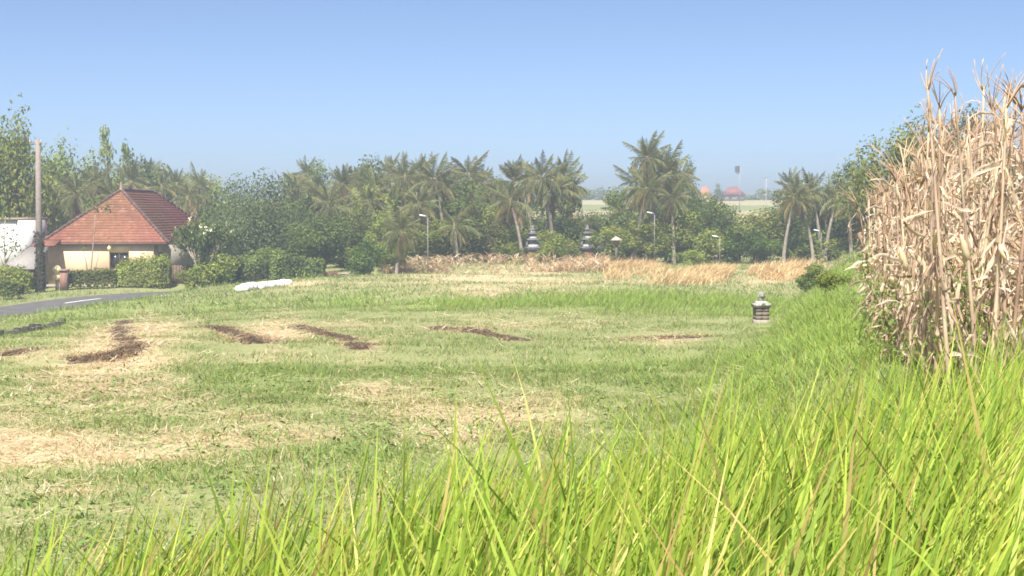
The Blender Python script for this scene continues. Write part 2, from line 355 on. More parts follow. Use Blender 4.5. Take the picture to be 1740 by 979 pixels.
# ------------------------------------------------------------------ burnt straw strips: clods of charred soil with scorched stubble
ICO_V = np.array([(0, 0, 1), (.9, 0, .4), (.28, .85, .4), (-.73, .53, .4), (-.73, -.53, .4), (.28, -.85, .4), (.7, .5, -.35), (-.28, .85, -.35), (-.9, 0, -.35), (-.28, -.85, -.35), (.7, -.5, -.35)])
ICO_F = np.array([(0, 1, 2), (0, 2, 3), (0, 3, 4), (0, 4, 5), (0, 5, 1), (1, 6, 2), (2, 7, 3), (3, 8, 4), (4, 9, 5), (5, 10, 1), (6, 7, 2), (7, 8, 3), (8, 9, 4), (9, 10, 5), (10, 6, 1)])
for P, wd, lab in STRIPS:
    le = np.linalg.norm(np.diff(P, axis=0), axis=1).sum(); c0 = P[len(P)//2]
    root = thing('burnt_straw_strip', lab, 'burnt strip', (c0[0], c0[1], tz(*c0)), 0, 'burnt strips across the mown field')
    def sample(n, spread):
        q = RNG.uniform(0, len(P)-1.001, n); i = q.astype(int); f = (q-i)[:, None]; C = P[i]*(1-f)+P[i+1]*f; T = P[i+1]-P[i]; T /= np.linalg.norm(T, axis=1)[:, None]+1e-9
        env = np.clip(np.minimum(q, len(P)-1-q)/4+.35, 0, 1)*np.clip(1+.45*N_mid(C[:, 0]*2.5, C[:, 1]*1.2), .25, 1.8)
        o_ = RNG.normal(0, .5, n)*wd*spread*env; Q = C+np.stack([-T[:, 1], T[:, 0]], 1)*o_[:, None]+RNG.normal(0, .07, (n, 2)); k = N_mid(C[:, 0]*1.7, C[:, 1]*.8)+.5*N_small(Q[:, 0], Q[:, 1]) > -.75+RNG.normal(0, .3, n); return Q[k], (np.abs(o_)/wd)[k]
    cl = MB(); n = int(le*wd*120); Q, o_ = sample(n, 1.); n = len(Q); sz = RNG.uniform(.02, .055, n)*np.clip(1.2-o_*.5, .4, 1.2)
    V = ICO_V[None]*sz[:, None, None]*RNG.uniform(.7, 1.3, (n, 11, 1))*np.array([1.4, 1.4, .3])
    V = V+np.concatenate([Q, (terrain(Q[:, 0], Q[:, 1])+.012)[:, None]], 1)[:, None]-np.array([c0[0], c0[1], tz(*c0)])
    C = pick([(.06, .045, .036), (.11, .078, .055), (.18, .122, .08), (.085, .063, .048)], n, jit=.3)
    cl.add(V.reshape(-1, 3), (np.arange(n)[:, None, None]*11+ICO_F[None]).reshape(-1, 3), np.repeat(C, 11, 0)); tag(cl.build('clods', 'soil', root), kind='stuff')
    sb = MB(); n = int(le*wd*520); Q, o_ = sample(n, 1.7); n = len(Q); zz = terrain(Q[:, 0], Q[:, 1]); C = pick([(.14, .10, .065), (.26, .18, .105), (.45, .33, .19), (.54, .42, .26)], n, [.25, .3, .25, .2])
    mid = o_ < RNG.uniform(.3, .9, n); C[mid] = pick([(.09, .066, .05), (.16, .112, .077), (.25, .175, .11)], mid.sum())
    blades(sb, np.c_[Q-c0, zz-tz(*c0)], RNG.uniform(.05, .13, n), RNG.uniform(.012, .026, n), RNG.uniform(.8, 1.25, n), RNG.uniform(0, 6.28, n), RNG.uniform(0, .6, n), C, C*.9, 2)
    tag(sb.build('scorched_straw', 'drybatch', root), kind='stuff')

# ------------------------------------------------------------------ field grass
GREEN = [(.185, .255, .075), (.235, .295, .10), (.15, .22, .07), (.30, .315, .125)]
LUSHC = [(.23, .33, .07), (.29, .375, .085), (.20, .29, .07)]
TAN = [(.50, .395, .24), (.59, .50, .34), (.41, .31, .18), (.65, .56, .40)]
fg = MB(); SH = ground(1293, 549)
for y0, y1, n, l0, l1, w0, w1, seg in [(6.5, 26, 190000, .04, .13, .006, .012, 2), (24, 52, 130000, .05, .15, .012, .022, 1), (50, 108, 120000, .08, .22, .03, .055, 1)]:
    u = RNG.random(n); y = np.sqrt(y0**2+u*(y1**2-y0**2)); x = RNG.uniform(-1, 1, n)*(.385*y+1.2)
    rd = road_dist(x, y); sd_ = strip_dist(x, y); cl = N_small(x, y)+.6*N_fine(x, y)
    keep = (rd > 2.5) & (sd_ > 1.0+.3*RNG.random(n)) & (y > rice_edge(x)+.2) & ~((x-corn_edge(y) > 1.2) & (y < 40)) & (RNG.random(n) < .82+.22*cl) & ~((y > 84) & (x < -10))
    x, y, cl = x[keep], y[keep], cl[keep]; n = len(x)
    s_, l_ = m_straw(x, y), m_lush(x, y); q = RNG.random(n)
    C = pick(GREEN, n, [.35, .3, .2, .15]); lz = q < l_; C[lz] = pick(LUSHC, lz.sum()); dz = RNG.random(n) < np.clip(s_*.95+.035, 0, 1); C[dz] = pick(TAN, dz.sum())
    L = RNG.uniform(l0, l1, n)*(1+.35*np.clip(cl, -1.5, 2))*(1+.9*l_*(~dz))*(1-.45*np.clip(s_, 0, 1)); L = np.clip(L, .04, .5)
    L *= 1-.65*np.exp(-((x-SH.x)/1.2)**2-((y-SH.y+2.2)/3.)**2)
    lean = RNG.uniform(.05, .7, n)+np.where(dz, RNG.uniform(0, .9, n), 0)
    z = terrain(x, y)-.01
    C = C*np.interp(y, [8, 28], [1.22, 1.05])[:, None]  # nearer blades lightened in colour to offset their self-shadowing
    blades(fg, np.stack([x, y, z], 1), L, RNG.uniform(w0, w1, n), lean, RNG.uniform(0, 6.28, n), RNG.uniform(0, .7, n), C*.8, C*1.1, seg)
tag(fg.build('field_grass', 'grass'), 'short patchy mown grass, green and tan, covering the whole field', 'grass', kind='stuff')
# cut straw lying flat
sw = MB(); n = 150000
y = np.sqrt(8**2+RNG.random(n)*(60**2-8**2)); y[:70000] = np.sqrt(9**2+RNG.random(70000)*(24**2-9**2)); x = RNG.uniform(-1, 1, n)*(.385*y+1)
k = (RNG.random(n) < m_straw(x, y)**1.1*.9+.015) & (road_dist(x, y) > 2.6) & (y > rice_edge(x)+1) & (x < corn_edge(y)-1) & (strip_dist(x, y) > .8)
x, y = x[k], y[k]; n = len(x); z = terrain(x, y)+RNG.uniform(.015, .075, n)
L = RNG.uniform(.10, .32, n)*np.clip(y/18, 1, 2); W = RNG.uniform(.006, .014, n)*np.clip(y/14, 1, 3.2)
C = pick(TAN, n, [.3, .35, .15, .2])
blades(sw, np.stack([x, y, z], 1), L, W, RNG.uniform(.95, 1.3, n), RNG.uniform(0, 6.28, n), RNG.uniform(0, .3, n), C, C*.95, 2, wprof=lambda t: np.clip(1-t**5, .1, 1))
# lean>1 lays the strand along the ground; flatten what still rises
V = sw.v[0].reshape(n, 3, 2, 3); V[..., 2] = z[:, None, None]+(V[..., 2]-z[:, None, None])*RNG.uniform(.02, .28, n)[:, None, None]
tag(sw.build('cut_straw', 'drybatch'), 'pale cut straw lying in loose bands on the mown field', 'straw', kind='stuff')
# ------------------------------------------------------------------ rice in the foreground
rc = MB(); BL = []
hx, hy = np.meshgrid(np.arange(-4.2, 5.2, .17), np.arange(1.95, 8.2, .17)); hx = (hx+RNG.normal(0, .035, hx.shape)).ravel(); hy = (hy+RNG.normal(0, .035, hy.shape)).ravel()
k = (hy < rice_edge(hx)+.12*N_small(hx*1.5, hy)) & (np.abs(hx) < .40*hy+.9) & ~((hx > corn_edge(hy)+.1) & (hy > 8.6)) & (RNG.random(len(hx)) < .93)
hx, hy = hx[k], hy[k]; nb = 58; n = len(hx)*nb
bx = np.repeat(hx, nb)+RNG.normal(0, .035, n); by = np.repeat(hy, nb)+RNG.normal(0, .035, n)
hh = np.repeat(RNG.uniform(.84, 1.06, len(hx)), nb)*(1+.06*N_small(bx*.5, by*.5))*np.clip(.83+.185*(bx+.9), .80, 1.24)
L = hh*(1-.62*RNG.random(n)**1.5); tall = RNG.random(n) < .05; L[tall] *= RNG.uniform(1.03, 1.2, tall.sum())
lean = np.abs(RNG.normal(.20, .12, n)); ld = RNG.normal(.1, .6, n); flip = RNG.random(n) < .08; ld[flip] += np.pi
droop = np.where(RNG.random(n) < .2, RNG.uniform(.25, .95, n), RNG.uniform(0, .28, n))
W = RNG.uniform(.007, .017, n)
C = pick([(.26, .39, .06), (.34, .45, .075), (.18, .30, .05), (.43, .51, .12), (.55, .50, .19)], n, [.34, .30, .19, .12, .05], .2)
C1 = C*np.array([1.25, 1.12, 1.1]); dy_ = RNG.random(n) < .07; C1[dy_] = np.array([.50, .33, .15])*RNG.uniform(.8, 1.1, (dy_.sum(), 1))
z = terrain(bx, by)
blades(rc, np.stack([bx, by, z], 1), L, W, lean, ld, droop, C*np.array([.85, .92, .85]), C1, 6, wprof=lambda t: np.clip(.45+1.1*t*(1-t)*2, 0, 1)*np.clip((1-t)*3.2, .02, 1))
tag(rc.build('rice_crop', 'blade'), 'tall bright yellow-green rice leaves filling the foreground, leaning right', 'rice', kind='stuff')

# ------------------------------------------------------------------ corn
def corn_leaf(seed):
    r = np.random.default_rng(seed); m_ = MB(); n = 11; t = np.linspace(0, 1, n); Ln = r.uniform(.22, .60)
    el = r.uniform(-.4, 1.1); bend = r.uniform(.0, 1.6); tw = r.uniform(-3, 3); ang = el-bend*t**1.2-(r.uniform(1.0, 2.4) if r.random() < .65 else 0)*(t > r.uniform(.3, .7))+r.normal(0, .2, n)
    if seed % 5 < 3: ang = -1.3+.35*np.sin(5*t+r.uniform(0, 6)); ang[0] = .3; Ln = r.uniform(.35, .65)           # hangs straight down the stalk
    az = np.cumsum(r.normal(0, .16, n)); ds = Ln/(n-1)
    P = np.zeros((n, 3)); P[1:, 0] = np.cumsum(ds*np.cos(ang[:-1])*np.cos(az[:-1])); P[1:, 1] = np.cumsum(ds*np.cos(ang[:-1])*np.sin(az[:-1])); P[1:, 2] = np.cumsum(ds*np.sin(ang[:-1]))
    wd = .0105*r.uniform(.45, 1.7)*np.clip(.35+2.2*t*(1-t)**.8, .05, 1)*np.clip((1-t)*4, .06, 1)*(1+.25*r.normal(0, 1, n))
    rl = tw*t+r.normal(0, .25, n); T = np.gradient(P, axis=0); T /= np.linalg.norm(T, axis=1)[:, None]+1e-9
    S_ = np.cross(T, [0, 0, 1.]); S_ /= np.linalg.norm(S_, axis=1)[:, None]+1e-9; U = np.cross(S_, T)
    A = S_*np.cos(rl)[:, None]+U*np.sin(rl)[:, None]; B = -S_*np.sin(rl)[:, None]+U*np.cos(rl)[:, None]
    fold = .55
    V = np.stack([P-A*wd[:, None]+B*wd[:, None]*fold, P, P+A*wd[:, None]+B*wd[:, None]*fold], 1)
    c = np.array([(.59, .44, .32), (.68, .53, .40), (.47, .335, .235), (.75, .62, .49)][r.integers(4)])
    C = c[None, None]*(1+.15*r.normal(0, 1, (n, 1, 1)))*np.array([1, .82, 1])[None, :, None]
    i = np.arange(n-1)[:, None]*3+np.arange(2)[None]; F = np.stack([i, i+1, i+4, i+3], -1).reshape(-1, 4)
    m_.add(V.reshape(-1, 3), F, np.clip(C, .05, .8).reshape(-1, 3)); return m_.mesh('leaf', 'dry')
CLEAF = [corn_leaf(100+i) for i in range(26)]
def corn_stalk(seed, H=2.2):
    r = np.random.default_rng(seed); m_ = MB(); z = np.linspace(0, H, 15); b = r.uniform(-.05, .05, 2)
    P = np.stack([b[0]*z**2*.5, b[1]*z**2*.5, z], 1); rad = .0165*(1-.6*z/H); rad = rad*(1+.18*(np.arange(15) % 2))
    c = np.array([(.57, .42, .30), (.64, .49, .36), (.47, .33, .23)][r.integers(3)]); C = c*(1+.2*r.normal(0, 1, (15, 1)))
    m_.tube(P, rad, 6, np.clip(C, .08, .7)); return m_.mesh('stalk', 'dry', True), b
CSTALK = [corn_stalk(i) for i in range(8)]
def corn_tassel(seed):
    r = np.random.default_rng(seed); m_ = MB(); bend = r.uniform(-1, 1)
    for k in range(r.integers(5, 9)):
        a = r.uniform(0, 6.28); t = np.linspace(0, 1, 6); Ln = r.uniform(.16, .34); sp_ = r.uniform(.15, .7) if k else .05
        P = np.stack([Ln*t*sp_*np.cos(a)+.12*bend*t**2, Ln*t*sp_*np.sin(a), Ln*(t-.35*sp_*t**2)], 1)
        m_.tube(P, np.linspace(.006, .0025, 6), 3, (.60, .44, .30))
    return m_.mesh('tassel', 'dry')
CTASSEL = [corn_tassel(i) for i in range(6)]
def corn_ear(seed):
    r = np.random.default_rng(seed); m_ = MB(); m_.lathe([(.006, 0), (.022, .02), (.030, .07), (.028, .13), (.018, .19), (.005, .23)], 8, (.72, .60, .42))
    for a in range(4):
        q = a*1.57+r.uniform(0, 1); t = np.linspace(0, 1, 5); o_ = .02+.05*t**2; P = np.stack([o_*np.cos(q), o_*np.sin(q), .02+.20*t], 1); sx = np.stack([-np.sin(q)*np.ones(5), np.cos(q)*np.ones(5), 0*t], 1)*(.016*(1-t*.8))[:, None]
        V = np.stack([P-sx, P+sx], 1).reshape(-1, 3); m_.add(V, np.array([(2*i, 2*i+1, 2*i+3, 2*i+2) for i in range(4)]), (.70, .56, .38))
    return m_.mesh('ear', 'dry')
CEAR = [corn_ear(i) for i in range(3)]
CGRP = {'front': 'dry corn at the near corner of the corn field', 'edge': 'dry corn along the left edge of the corn field', 'inner': 'dry corn inside the corn field', 'back': 'dry corn at the far end of the corn field'}
CLAB = {'front': 'tall dry tan corn plant in the front row at the field corner', 'edge': 'dry tan corn plant on the left edge of the corn field',
        'inner': 'dry tan corn plant crowded behind the front row of corn', 'back': 'shorter dry corn plant at the far left end of the corn field'}
rr = random.Random(5); n_corn = 0
for row in range(30):
    yb = 10.3+row*.40
    for col in range(11):
        x = corn_edge(yb)+.30+col*.24+rr.uniform(-.07, .07); yy = yb+rr.uniform(-.10, .10)
        if x > .364*yy+.55: break
        if col > 5 and row > 10 and rr.random() < .5: continue
        z = 'front' if row < 2 else 'back' if row > 19 else 'edge' if col < 2 else 'inner'
        pxl = 870+x/yy*FPX; H = rr.uniform(2.1, 2.5)*(1.04 if row < 5 else .97); H *= float(np.interp(pxl, [1480, 1540, 1580, 1640], [.70, .76, .92, 1.]))
        root = thing('corn_plant', CLAB[z] if row > 1 else 'tall dry corn plant, '+'first second third fourth fifth sixth seventh eighth ninth tenth eleventh twelfth'.split()[col]+' from the left in the second corn row' if row else 'tall dry corn plant, '+'first second third fourth fifth sixth seventh eighth ninth tenth eleventh twelfth'.split()[col]+' from the left in the front corn row', 'corn plant', (x, yy, tz(x, yy)-.02), rr.uniform(0, 6.28), CGRP[z])
        lx, ly = rr.gauss(0, .045), rr.gauss(.0, .045); root.rotation_euler = (lx, ly+.02, rr.uniform(0, 6.28))
        me, b = CSTALK[rr.randrange(8)]; sc = H/2.2; obj('stalk', me, root, scale=(1.1, 1.1, sc))
        def sp(h): return (b[0]*(h/sc)**2*.5*1.1, b[1]*(h/sc)**2*.5*1.1, h)
        nl = rr.randint(18, 23) if col < 3 else 12; a0 = rr.uniform(0, 6.28)
        for i in range(nl):
            h = H*(.12+.86*(i+rr.uniform(-.3, .3))/nl); h = max(.1, h)
            obj('leaf', CLEAF[rr.randrange(26)], root, sp(h), (rr.uniform(-.4, .4), rr.uniform(-.4, .4), a0+i*2.75+rr.uniform(-.8, .8)), rr.uniform(.7, 1.15)*(1.0 if h < .8*H else .75))
        if rr.random() < .8: obj('tassel', CTASSEL[rr.randrange(6)], root, sp(H*.985), (rr.uniform(-.5, .5), rr.uniform(-.2, .6), rr.uniform(0, 6.28)), rr.uniform(.8, 1.4))
        if rr.random() < .55: obj('ear', CEAR[rr.randrange(3)], root, sp(H*rr.uniform(.40, .6)), (rr.uniform(.2, 2.4), 0, rr.uniform(0, 6.28)), rr.uniform(.8, 1.1))
        n_corn += 1
print('corn plants', n_corn)

# ------------------------------------------------------------------ leafy crowns
def leaf_quads(mb, P, Nrm, size, C, asp=.5, fold=.25):
    n = len(P); Nrm = Nrm/(np.linalg.norm(Nrm, axis=1)[:, None]+1e-9)
    a = RNG.normal(0, 1, (n, 3)); T = np.cross(Nrm, a); T /= np.linalg.norm(T, axis=1)[:, None]+1e-9; B = np.cross(Nrm, T)
    s_ = size[:, None]
    V = np.stack([P-T*s_*.5, P+B*s_*.5*asp+Nrm*s_*fold*.3, P+T*s_*.5-Nrm*s_*.1, P-B*s_*.5*asp+Nrm*s_*fold*.3], 1)
    i = np.arange(n)[:, None]*4+np.array([0, 1, 2, 3])[None]
    mb.add(V.reshape(-1, 3), i, np.repeat(C, 4, 0))
def crown_mesh(seed, rx, rz, zc, lobes, nleaf, size, pal, lobe_r=(.28, .48), shape='round', asp=.55, name='crown'):
    r = np.random.default_rng(seed); mb = MB(); cen = []
    for i in range(lobes):
        u = r.normal(0, 1, 3); u /= np.linalg.norm(u); q = r.uniform(.25, .85)
        if shape == 'spread': u[2] = abs(u[2])*.6+.05
        p = np.array([u[0]*rx*q, u[1]*rx*q, u[2]*rz*q])
        if shape == 'column': p[:2] *= .6
        cen.append(p)
    cen = np.array(cen); rad = r.uniform(*lobe_r, lobes)*min(rx, rz*1.1)
    wgt = rad**2/np.sum(rad**2); k = r.choice(lobes, nleaf, p=wgt)
    u = r.normal(0, 1, (nleaf, 3)); u /= np.linalg.norm(u, axis=1)[:, None]; q = np.clip(r.normal(.82, .2, nleaf), .15, 1.25)
    P = cen[k]+u*(rad[k]*q)[:, None]*np.array([1, 1, .85]); P[:, 2] += zc
    zt_, zb_ = np.percentile(P[:, 2], 99.5), np.percentile(P[:, 2], .5); P[:, 2] = zc-rz+(P[:, 2]-zb_)/(zt_-zb_)*2.05*rz
    cen[:, 2] = np.clip(-rz+(cen[:, 2]+zc-zb_)/(zt_-zb_)*2.05*rz, -rz, rz)
    for j in (0, 1):
        h_ = np.percentile(np.abs(P[:, j]), 99); P[:, j] *= rx/h_; cen[:, j] *= rx/h_
    Nn = u+np.array([0, 0, .5])+r.normal(0, .6, (nleaf, 3))
    pal = np.array(pal); lc = pal[r.integers(0, len(pal), lobes)]
    C = (.6*lc[k]+.4*pal[r.integers(0, len(pal), nleaf)])*r.uniform(.72, 1.28, (nleaf, 1))
    leaf_quads(mb, P, Nn, r.uniform(.6, 1.35, nleaf)*size, C, asp)
    return mb.mesh(name, 'leaf'), cen, rad
def trunk_mesh(seed, zc, cen, r0, zsplit, col=(.20, .16, .12), name='trunk'):
    r = np.random.default_rng(seed); mb = MB(); t = np.linspace(0, 1, 7); w_ = r.normal(0, .06, 2)*zsplit
    P = np.stack([w_[0]*np.sin(t*3), w_[1]*np.sin(t*2.5), t*zsplit], 1); P[0, 2] = -.15
    mb.tube(P, r0*(1.25-.5*t), 8, col); top = P[-1]
    for c in cen:
        e = np.array([c[0], c[1], c[2]+zc]); t = np.linspace(0, 1, 6)[:, None]; mid = (top+e)/2+r.normal(0, .12, 3)*np.linalg.norm(e-top)
        Q = (1-t)**2*top+2*t*(1-t)*mid+t**2*e; mb.tube(Q, np.linspace(r0*.5, r0*.09, 6), 5, col)
    return mb.mesh(name, 'bark', True)
G1 = [(0.106, 0.149, 0.042), (0.148, 0.192, 0.047), (0.204, 0.234, 0.059), (0.082, 0.121, 0.042)]
G2 = [(0.164, 0.22, 0.047), (0.222, 0.27, 0.059), (0.278, 0.298, 0.071)]
G3 = [(0.09, 0.121, 0.049), (0.114, 0.149, 0.059), (0.148, 0.171, 0.067)]
G4 = [(.10, .165, .03), (.13, .20, .035), (.085, .14, .03)]
VAR = {}
def variant(key, seed, rx, rz, H, lobes, nleaf, size, pal, r0=.16, zs=None, **kw):
    zc = H-rz*1.05; me, cen, rad = crown_mesh(seed, rx, rz, zc, lobes, nleaf, size, pal, **kw)
    tm = trunk_mesh(seed+50, zc, cen, r0, zs or max(.5, zc-rz*.5)); VAR[key] = (me, tm, rx*2.1, H)
variant('round', 1, 3.0, 3.0, 7.4, 26, 6400, .30, G1)
variant('round2', 2, 2.9, 3.2, 7.6, 26, 6400, .28, G1, lobe_r=(.22, .42))
variant('tall', 3, 2.0, 3.7, 8.0, 24, 5200, .28, G1, lobe_r=(.32, .6), shape='column')
variant('spread', 4, 3.6, 2.9, 8.2, 34, 6000, .30, G2, lobe_r=(.16, .32), shape='spread', r0=.2)
variant('dense', 5, 3.0, 3.3, 7.0, 30, 7600, .26, G3, lobe_r=(.30, .46))
variant('light', 6, 2.8, 3.0, 7.0, 24, 5600, .30, G2, lobe_r=(.24, .42))
variant('bush', 7, 1.5, 1.2, 2.4, 18, 2600, .22, G2, r0=.06, zs=.3, lobe_r=(.28, .5))
variant('bush2', 8, 1.5, 1.15, 2.3, 18, 2600, .20, G1, r0=.06, zs=.3, lobe_r=(.28, .5))
variant('bright', 9, 1.5, 1.25, 2.5, 18, 2800, .18, G4, r0=.06, zs=.3, lobe_r=(.28, .5))
variant('lacy', 10, 2.6, 2.8, 7.2, 30, 3400, .32, G2, lobe_r=(.14, .28), r0=.13)
def tree(kind, px, top, wpx, d, label, name='broadleaf_tree', cat='tree', group=None, dz=0):
    p = on(px, d); zt = at(px, top, d).z; cm, tm, W0, H0 = VAR[kind]; H = zt-p.z+dz
    o = thing(name, label, cat, p, random.uniform(0, 6.28), group)
    sx = wpx*d/FPX/W0; o.scale = (sx, sx, H/H0)
    obj('trunk', tm, o); obj('crown', cm, o); return o

# ------------------------------------------------------------------ palms
def frond_mesh(seed, L, curve, mat='palm', pal=None, hang=.5):
    """rachis along +X rising from the origin, leaflets both sides; curve = total downward bend in radians"""
    r = np.random.default_rng(seed); mb = MB(); n = 14; t = np.linspace(0, 1, n); ang = -curve*t**1.25; ds = L/(n-1)
    P = np.zeros((n, 3)); P[1:, 0] = np.cumsum(ds*np.cos(ang[:-1])); P[1:, 2] = np.cumsum(ds*np.sin(ang[:-1])); P[:, 1] = .06*L*np.sin(t*2+r.uniform(0, 6))*t
    pal = pal or [(.16, .18, .065), (.22, .23, .09), (.115, .145, .052), (.26, .235, .11)]; pal = np.array(pal)
    mb.tube(P, np.linspace(.035, .008, n), 4, pal[1]*1.35)
    k = 34; tt = np.linspace(.16, .995, k); Q = np.stack([np.interp(tt, t, P[:, j]) for j in range(3)], 1); an = np.interp(tt, t, ang)
    for s_ in (-1, 1):
        ll = L*.22*np.sin(np.clip(tt*1.02, 0, 1)*np.pi*.86+.32)*r.uniform(.8, 1.15, k)
        fw = np.stack([np.cos(an), 0*an, np.sin(an)], 1); side = np.array([0, s_, 0.]); dn = np.array([0, 0, -1.])
        hg = (hang+.35*tt)*r.uniform(.5, 1.5, k); D = fw*r.uniform(.25, .9, (k, 1))+side*(1-.45*hg)[:, None]+dn*hg[:, None]; D /= np.linalg.norm(D, axis=1)[:, None]
        A, M_ = Q, Q+D*(ll*.55)[:, None]; E = M_+(D*.75+dn*.55)*(ll*.5)[:, None]; wv = np.cross(D, side+np.array([0, 0, .4])); wv /= np.linalg.norm(wv, axis=1)[:, None]+1e-9
        wd = .055
        V = np.stack([A-wv*wd*.4, A+wv*wd*.4, M_+wv*wd*.5, M_-wv*wd*.5, E+wv*.008, E-wv*.008], 1)
        i = np.arange(k)[:, None]*6; F = np.concatenate([i+np.array([[0, 1, 2, 3]]), i+np.array([[3, 2, 4, 5]])])
        C = pal[r.integers(0, len(pal), k)]*r.uniform(.8, 1.2, (k, 1)); mb.add(V.reshape(-1, 3), F, np.repeat(C, 6, 0))
    return mb.mesh('frond', mat)
FR = {'erect': [frond_mesh(i, 3.2, .35+.1*i, hang=.35) for i in range(3)], 'mid': [frond_mesh(10+i, 3.3, 1.1+.15*i, hang=.55) for i in range(4)],
      'low': [frond_mesh(20+i, 3.2, 1.5+.15*i, hang=.8) for i in range(3)],
      'dead': [frond_mesh(30+i, 2.6, .9, 'palm', [(.30, .21, .11), (.36, .26, .13), (.24, .16, .09)], hang=1.1) for i in range(2)],
      'yellow': [frond_mesh(40+i, 3.2, 1.4, 'palm', [(.26, .22, .06), (.22, .20, .07), (.30, .23, .08)], hang=.7) for i in range(2)]}
nutm = MB()
for a in range(7):
    q = a*.9; nutm.lathe([(.0, -.11), (.08, -.07), (.10, 0), (.08, .07), (.0, .11)], 7, (.14, .15, .05), (.19*math.cos(q), .19*math.sin(q), -.25-.12*(a % 3)))
NUT = nutm.mesh('coconut_cluster', 'leaf', True)
def palm(px, cy_, d, label, s=1., style='mid', lean=0., nf=22, group='coconut palms beyond the field', name='coconut_palm'):
    p = on(px-lean, d); top = at(px, cy_, d); H = top.z-p.z; r = random.Random(int(px*7+cy_))
    o = thing(name, label, 'palm tree', p, 0, group)
    ox, oy = top.x-p.x, r.uniform(-.3, .3); t = np.linspace(0, 1, 12)
    P = np.stack([ox*t**1.7, oy*t**2, H*t-.15*(1-t)], 1); mb = MB(); ring = np.where(np.arange(12) % 2, 1.06, 1.)
    c = np.array([.27, .235, .19]); C = c*np.array([1+.12*math.sin(i*2.1) for i in range(12)])[:, None]
    mb.tube(P, (.135-.05*t+.08*np.exp(-t*12))*ring, 8, C); mb.tube([P[-1]-np.array([0, 0, .5]), P[-1], P[-1]+np.array([0, 0, .5])], [.09, .15, .05], 6, (.20, .17, .10))
    mb.build('trunk', 'bark', o, True)
    ce = Vector(P[-1])
    for i in range(nf):
        f = i/(nf-1); az = i*2.399+r.uniform(-.3, .3)
        el = {'mid': 1.45-2.3*f, 'erect': 1.5-2.5*f**1.15, 'droop': 1.25-2.5*f}[style]+r.uniform(-.28, .28)
        kind = 'erect' if f < .35 else 'mid' if f < .68 else 'low'
        if style == 'erect' and f < .6: kind = 'erect'
        if f > .8 and r.random() < .6: kind = 'dead'
        elif f > .6 and r.random() < .18: kind = 'yellow'
        obj('frond', r.choice(FR[kind]), o, ce+Vector((0, 0, .25*(1-f))), (r.uniform(-.3, .3), -el, az), s*r.uniform(.62, 1.1)*(.85 if f < .1 else 1))
    if r.random() < .7: obj('coconut_cluster', NUT, o, ce, None, s)
    return o
# ------------------------------------------------------------------ the yellow house
def tiled_face(mb, E0, E1, T0, T1, tw=.215, ex=.27):
    E0, E1, T0, T1 = [np.array(q, float) for q in (E0, E1, T0, T1)]
    U = E1-E0; Le = np.linalg.norm(U); U = U/Le; a0 = (T0-E0)@U; Vd = T0-E0-a0*U; H = np.linalg.norm(Vd); Vd = Vd/H; Nn = np.cross(U, Vd); a1 = (T1-E0)@U
    rows = int(H/ex)
    for j in range(rows+1):
        v = j*ex-.03; f0, f1 = max(v, 0)/H, min(v+ex, H)/H
        for i in range(int(Le/tw)+1):
            u = i*tw+(j % 2)*tw*.5-.02; lo, hi = a0*f0, Le+(a1-Le)*f0
            if u+tw < lo or u > hi: continue
            ua, ub = max(u, lo-.03), min(u+tw*.97, hi+.03)
            if ub-ua < .03: continue
            l = .045+RNG.normal(0, .006); h = .012
            pts = [E0+U*ua+Vd*v+Nn*l, E0+U*ub+Vd*v+Nn*l, E0+U*ub+Vd*min(v+ex, H)+Nn*h, E0+U*ua+Vd*min(v+ex, H)+Nn*h, E0+U*ua+Vd*v-Nn*.005, E0+U*ub+Vd*v-Nn*.005]
            c = np.array([.215, .082, .055])*RNG.uniform(.84, 1.14)
            c = c*(1+.09*N_mid((u+a0)*.8+E0[0], v*1.3+E0[1]))*np.array([1, 1+.12*N_big(u*1.5, v*1.5), 1])
            if RNG.random() < .06: c = np.array([.26, .13, .085])
            mb.add(pts, [(0, 1, 2, 3), (4, 5, 1, 0)], c)
HZ = ROAD_Z+.02
house = thing('yellow_house', 'yellow plastered house with hipped red tile roof behind the hedge', 'house', (-26.35, 91, HZ), 0)
Wd, Ln, eh, ah = 8.15, 16.5, 2.79, 6.22; hw = Wd/2
A, B, C_, D_ = (hw, 0, eh), (-hw, 0, eh), (-hw, Ln, eh), (hw, Ln, eh); R0, R1 = (0, hw, ah), (0, Ln-hw, ah)
m_ = MB(); m_.add([A, B, C_, D_, R0, R1], [(1, 0, 4), (0, 3, 5, 4), (3, 2, 5), (2, 1, 4, 5)], (.22, .10, .07)); m_.add([A, B, C_, D_], [(0, 1, 2, 3)], (.30, .22, .15))
m_.v[1][:, 2] -= .03
roof = m_.build('roof', 'tile', house)
tl = MB(); tiled_face(tl, B, A, R0, R0); tiled_face(tl, A, D_, R0, R1); tiled_face(tl, C_, B, R1, R0); tiled_face(tl, D_, C_, R1, R1)
tag(tl.build('roof_tiles', 'tile', roof), kind='stuff')
def caps(a, b, name='ridge_cap', r_=.13):
    a, b = np.array(a), np.array(b); n = int(np.linalg.norm(b-a)/.34); t = np.linspace(0, 1, n+1); mb = MB()
    for i in range(n): p, q = a+(b-a)*t[i], a+(b-a)*t[i+1]; mb.tube([p+[0, 0, .05], q+[0, 0, .035]], [r_, r_*.8], 7, np.array([.115, .075, .065])*random.uniform(.75, 1.25))
    mb.build(name, 'tile', roof)
for p in (A, B): caps(p, R0, 'hip_cap')
for p in (C_, D_): caps(p, R1, 'hip_cap')
caps(R0, R1)
f = MB(); f.lathe([(.24, -.1), (.26, .06), (.16, .12), (.20, .22), (.12, .3), (.17, .4), (.07, .52), (.10, .6), (.02, .78)], 8, (.30, .22, .17)); f.build('finial', 'stone', roof, loc=R0, scale=.72)
f2 = MB()
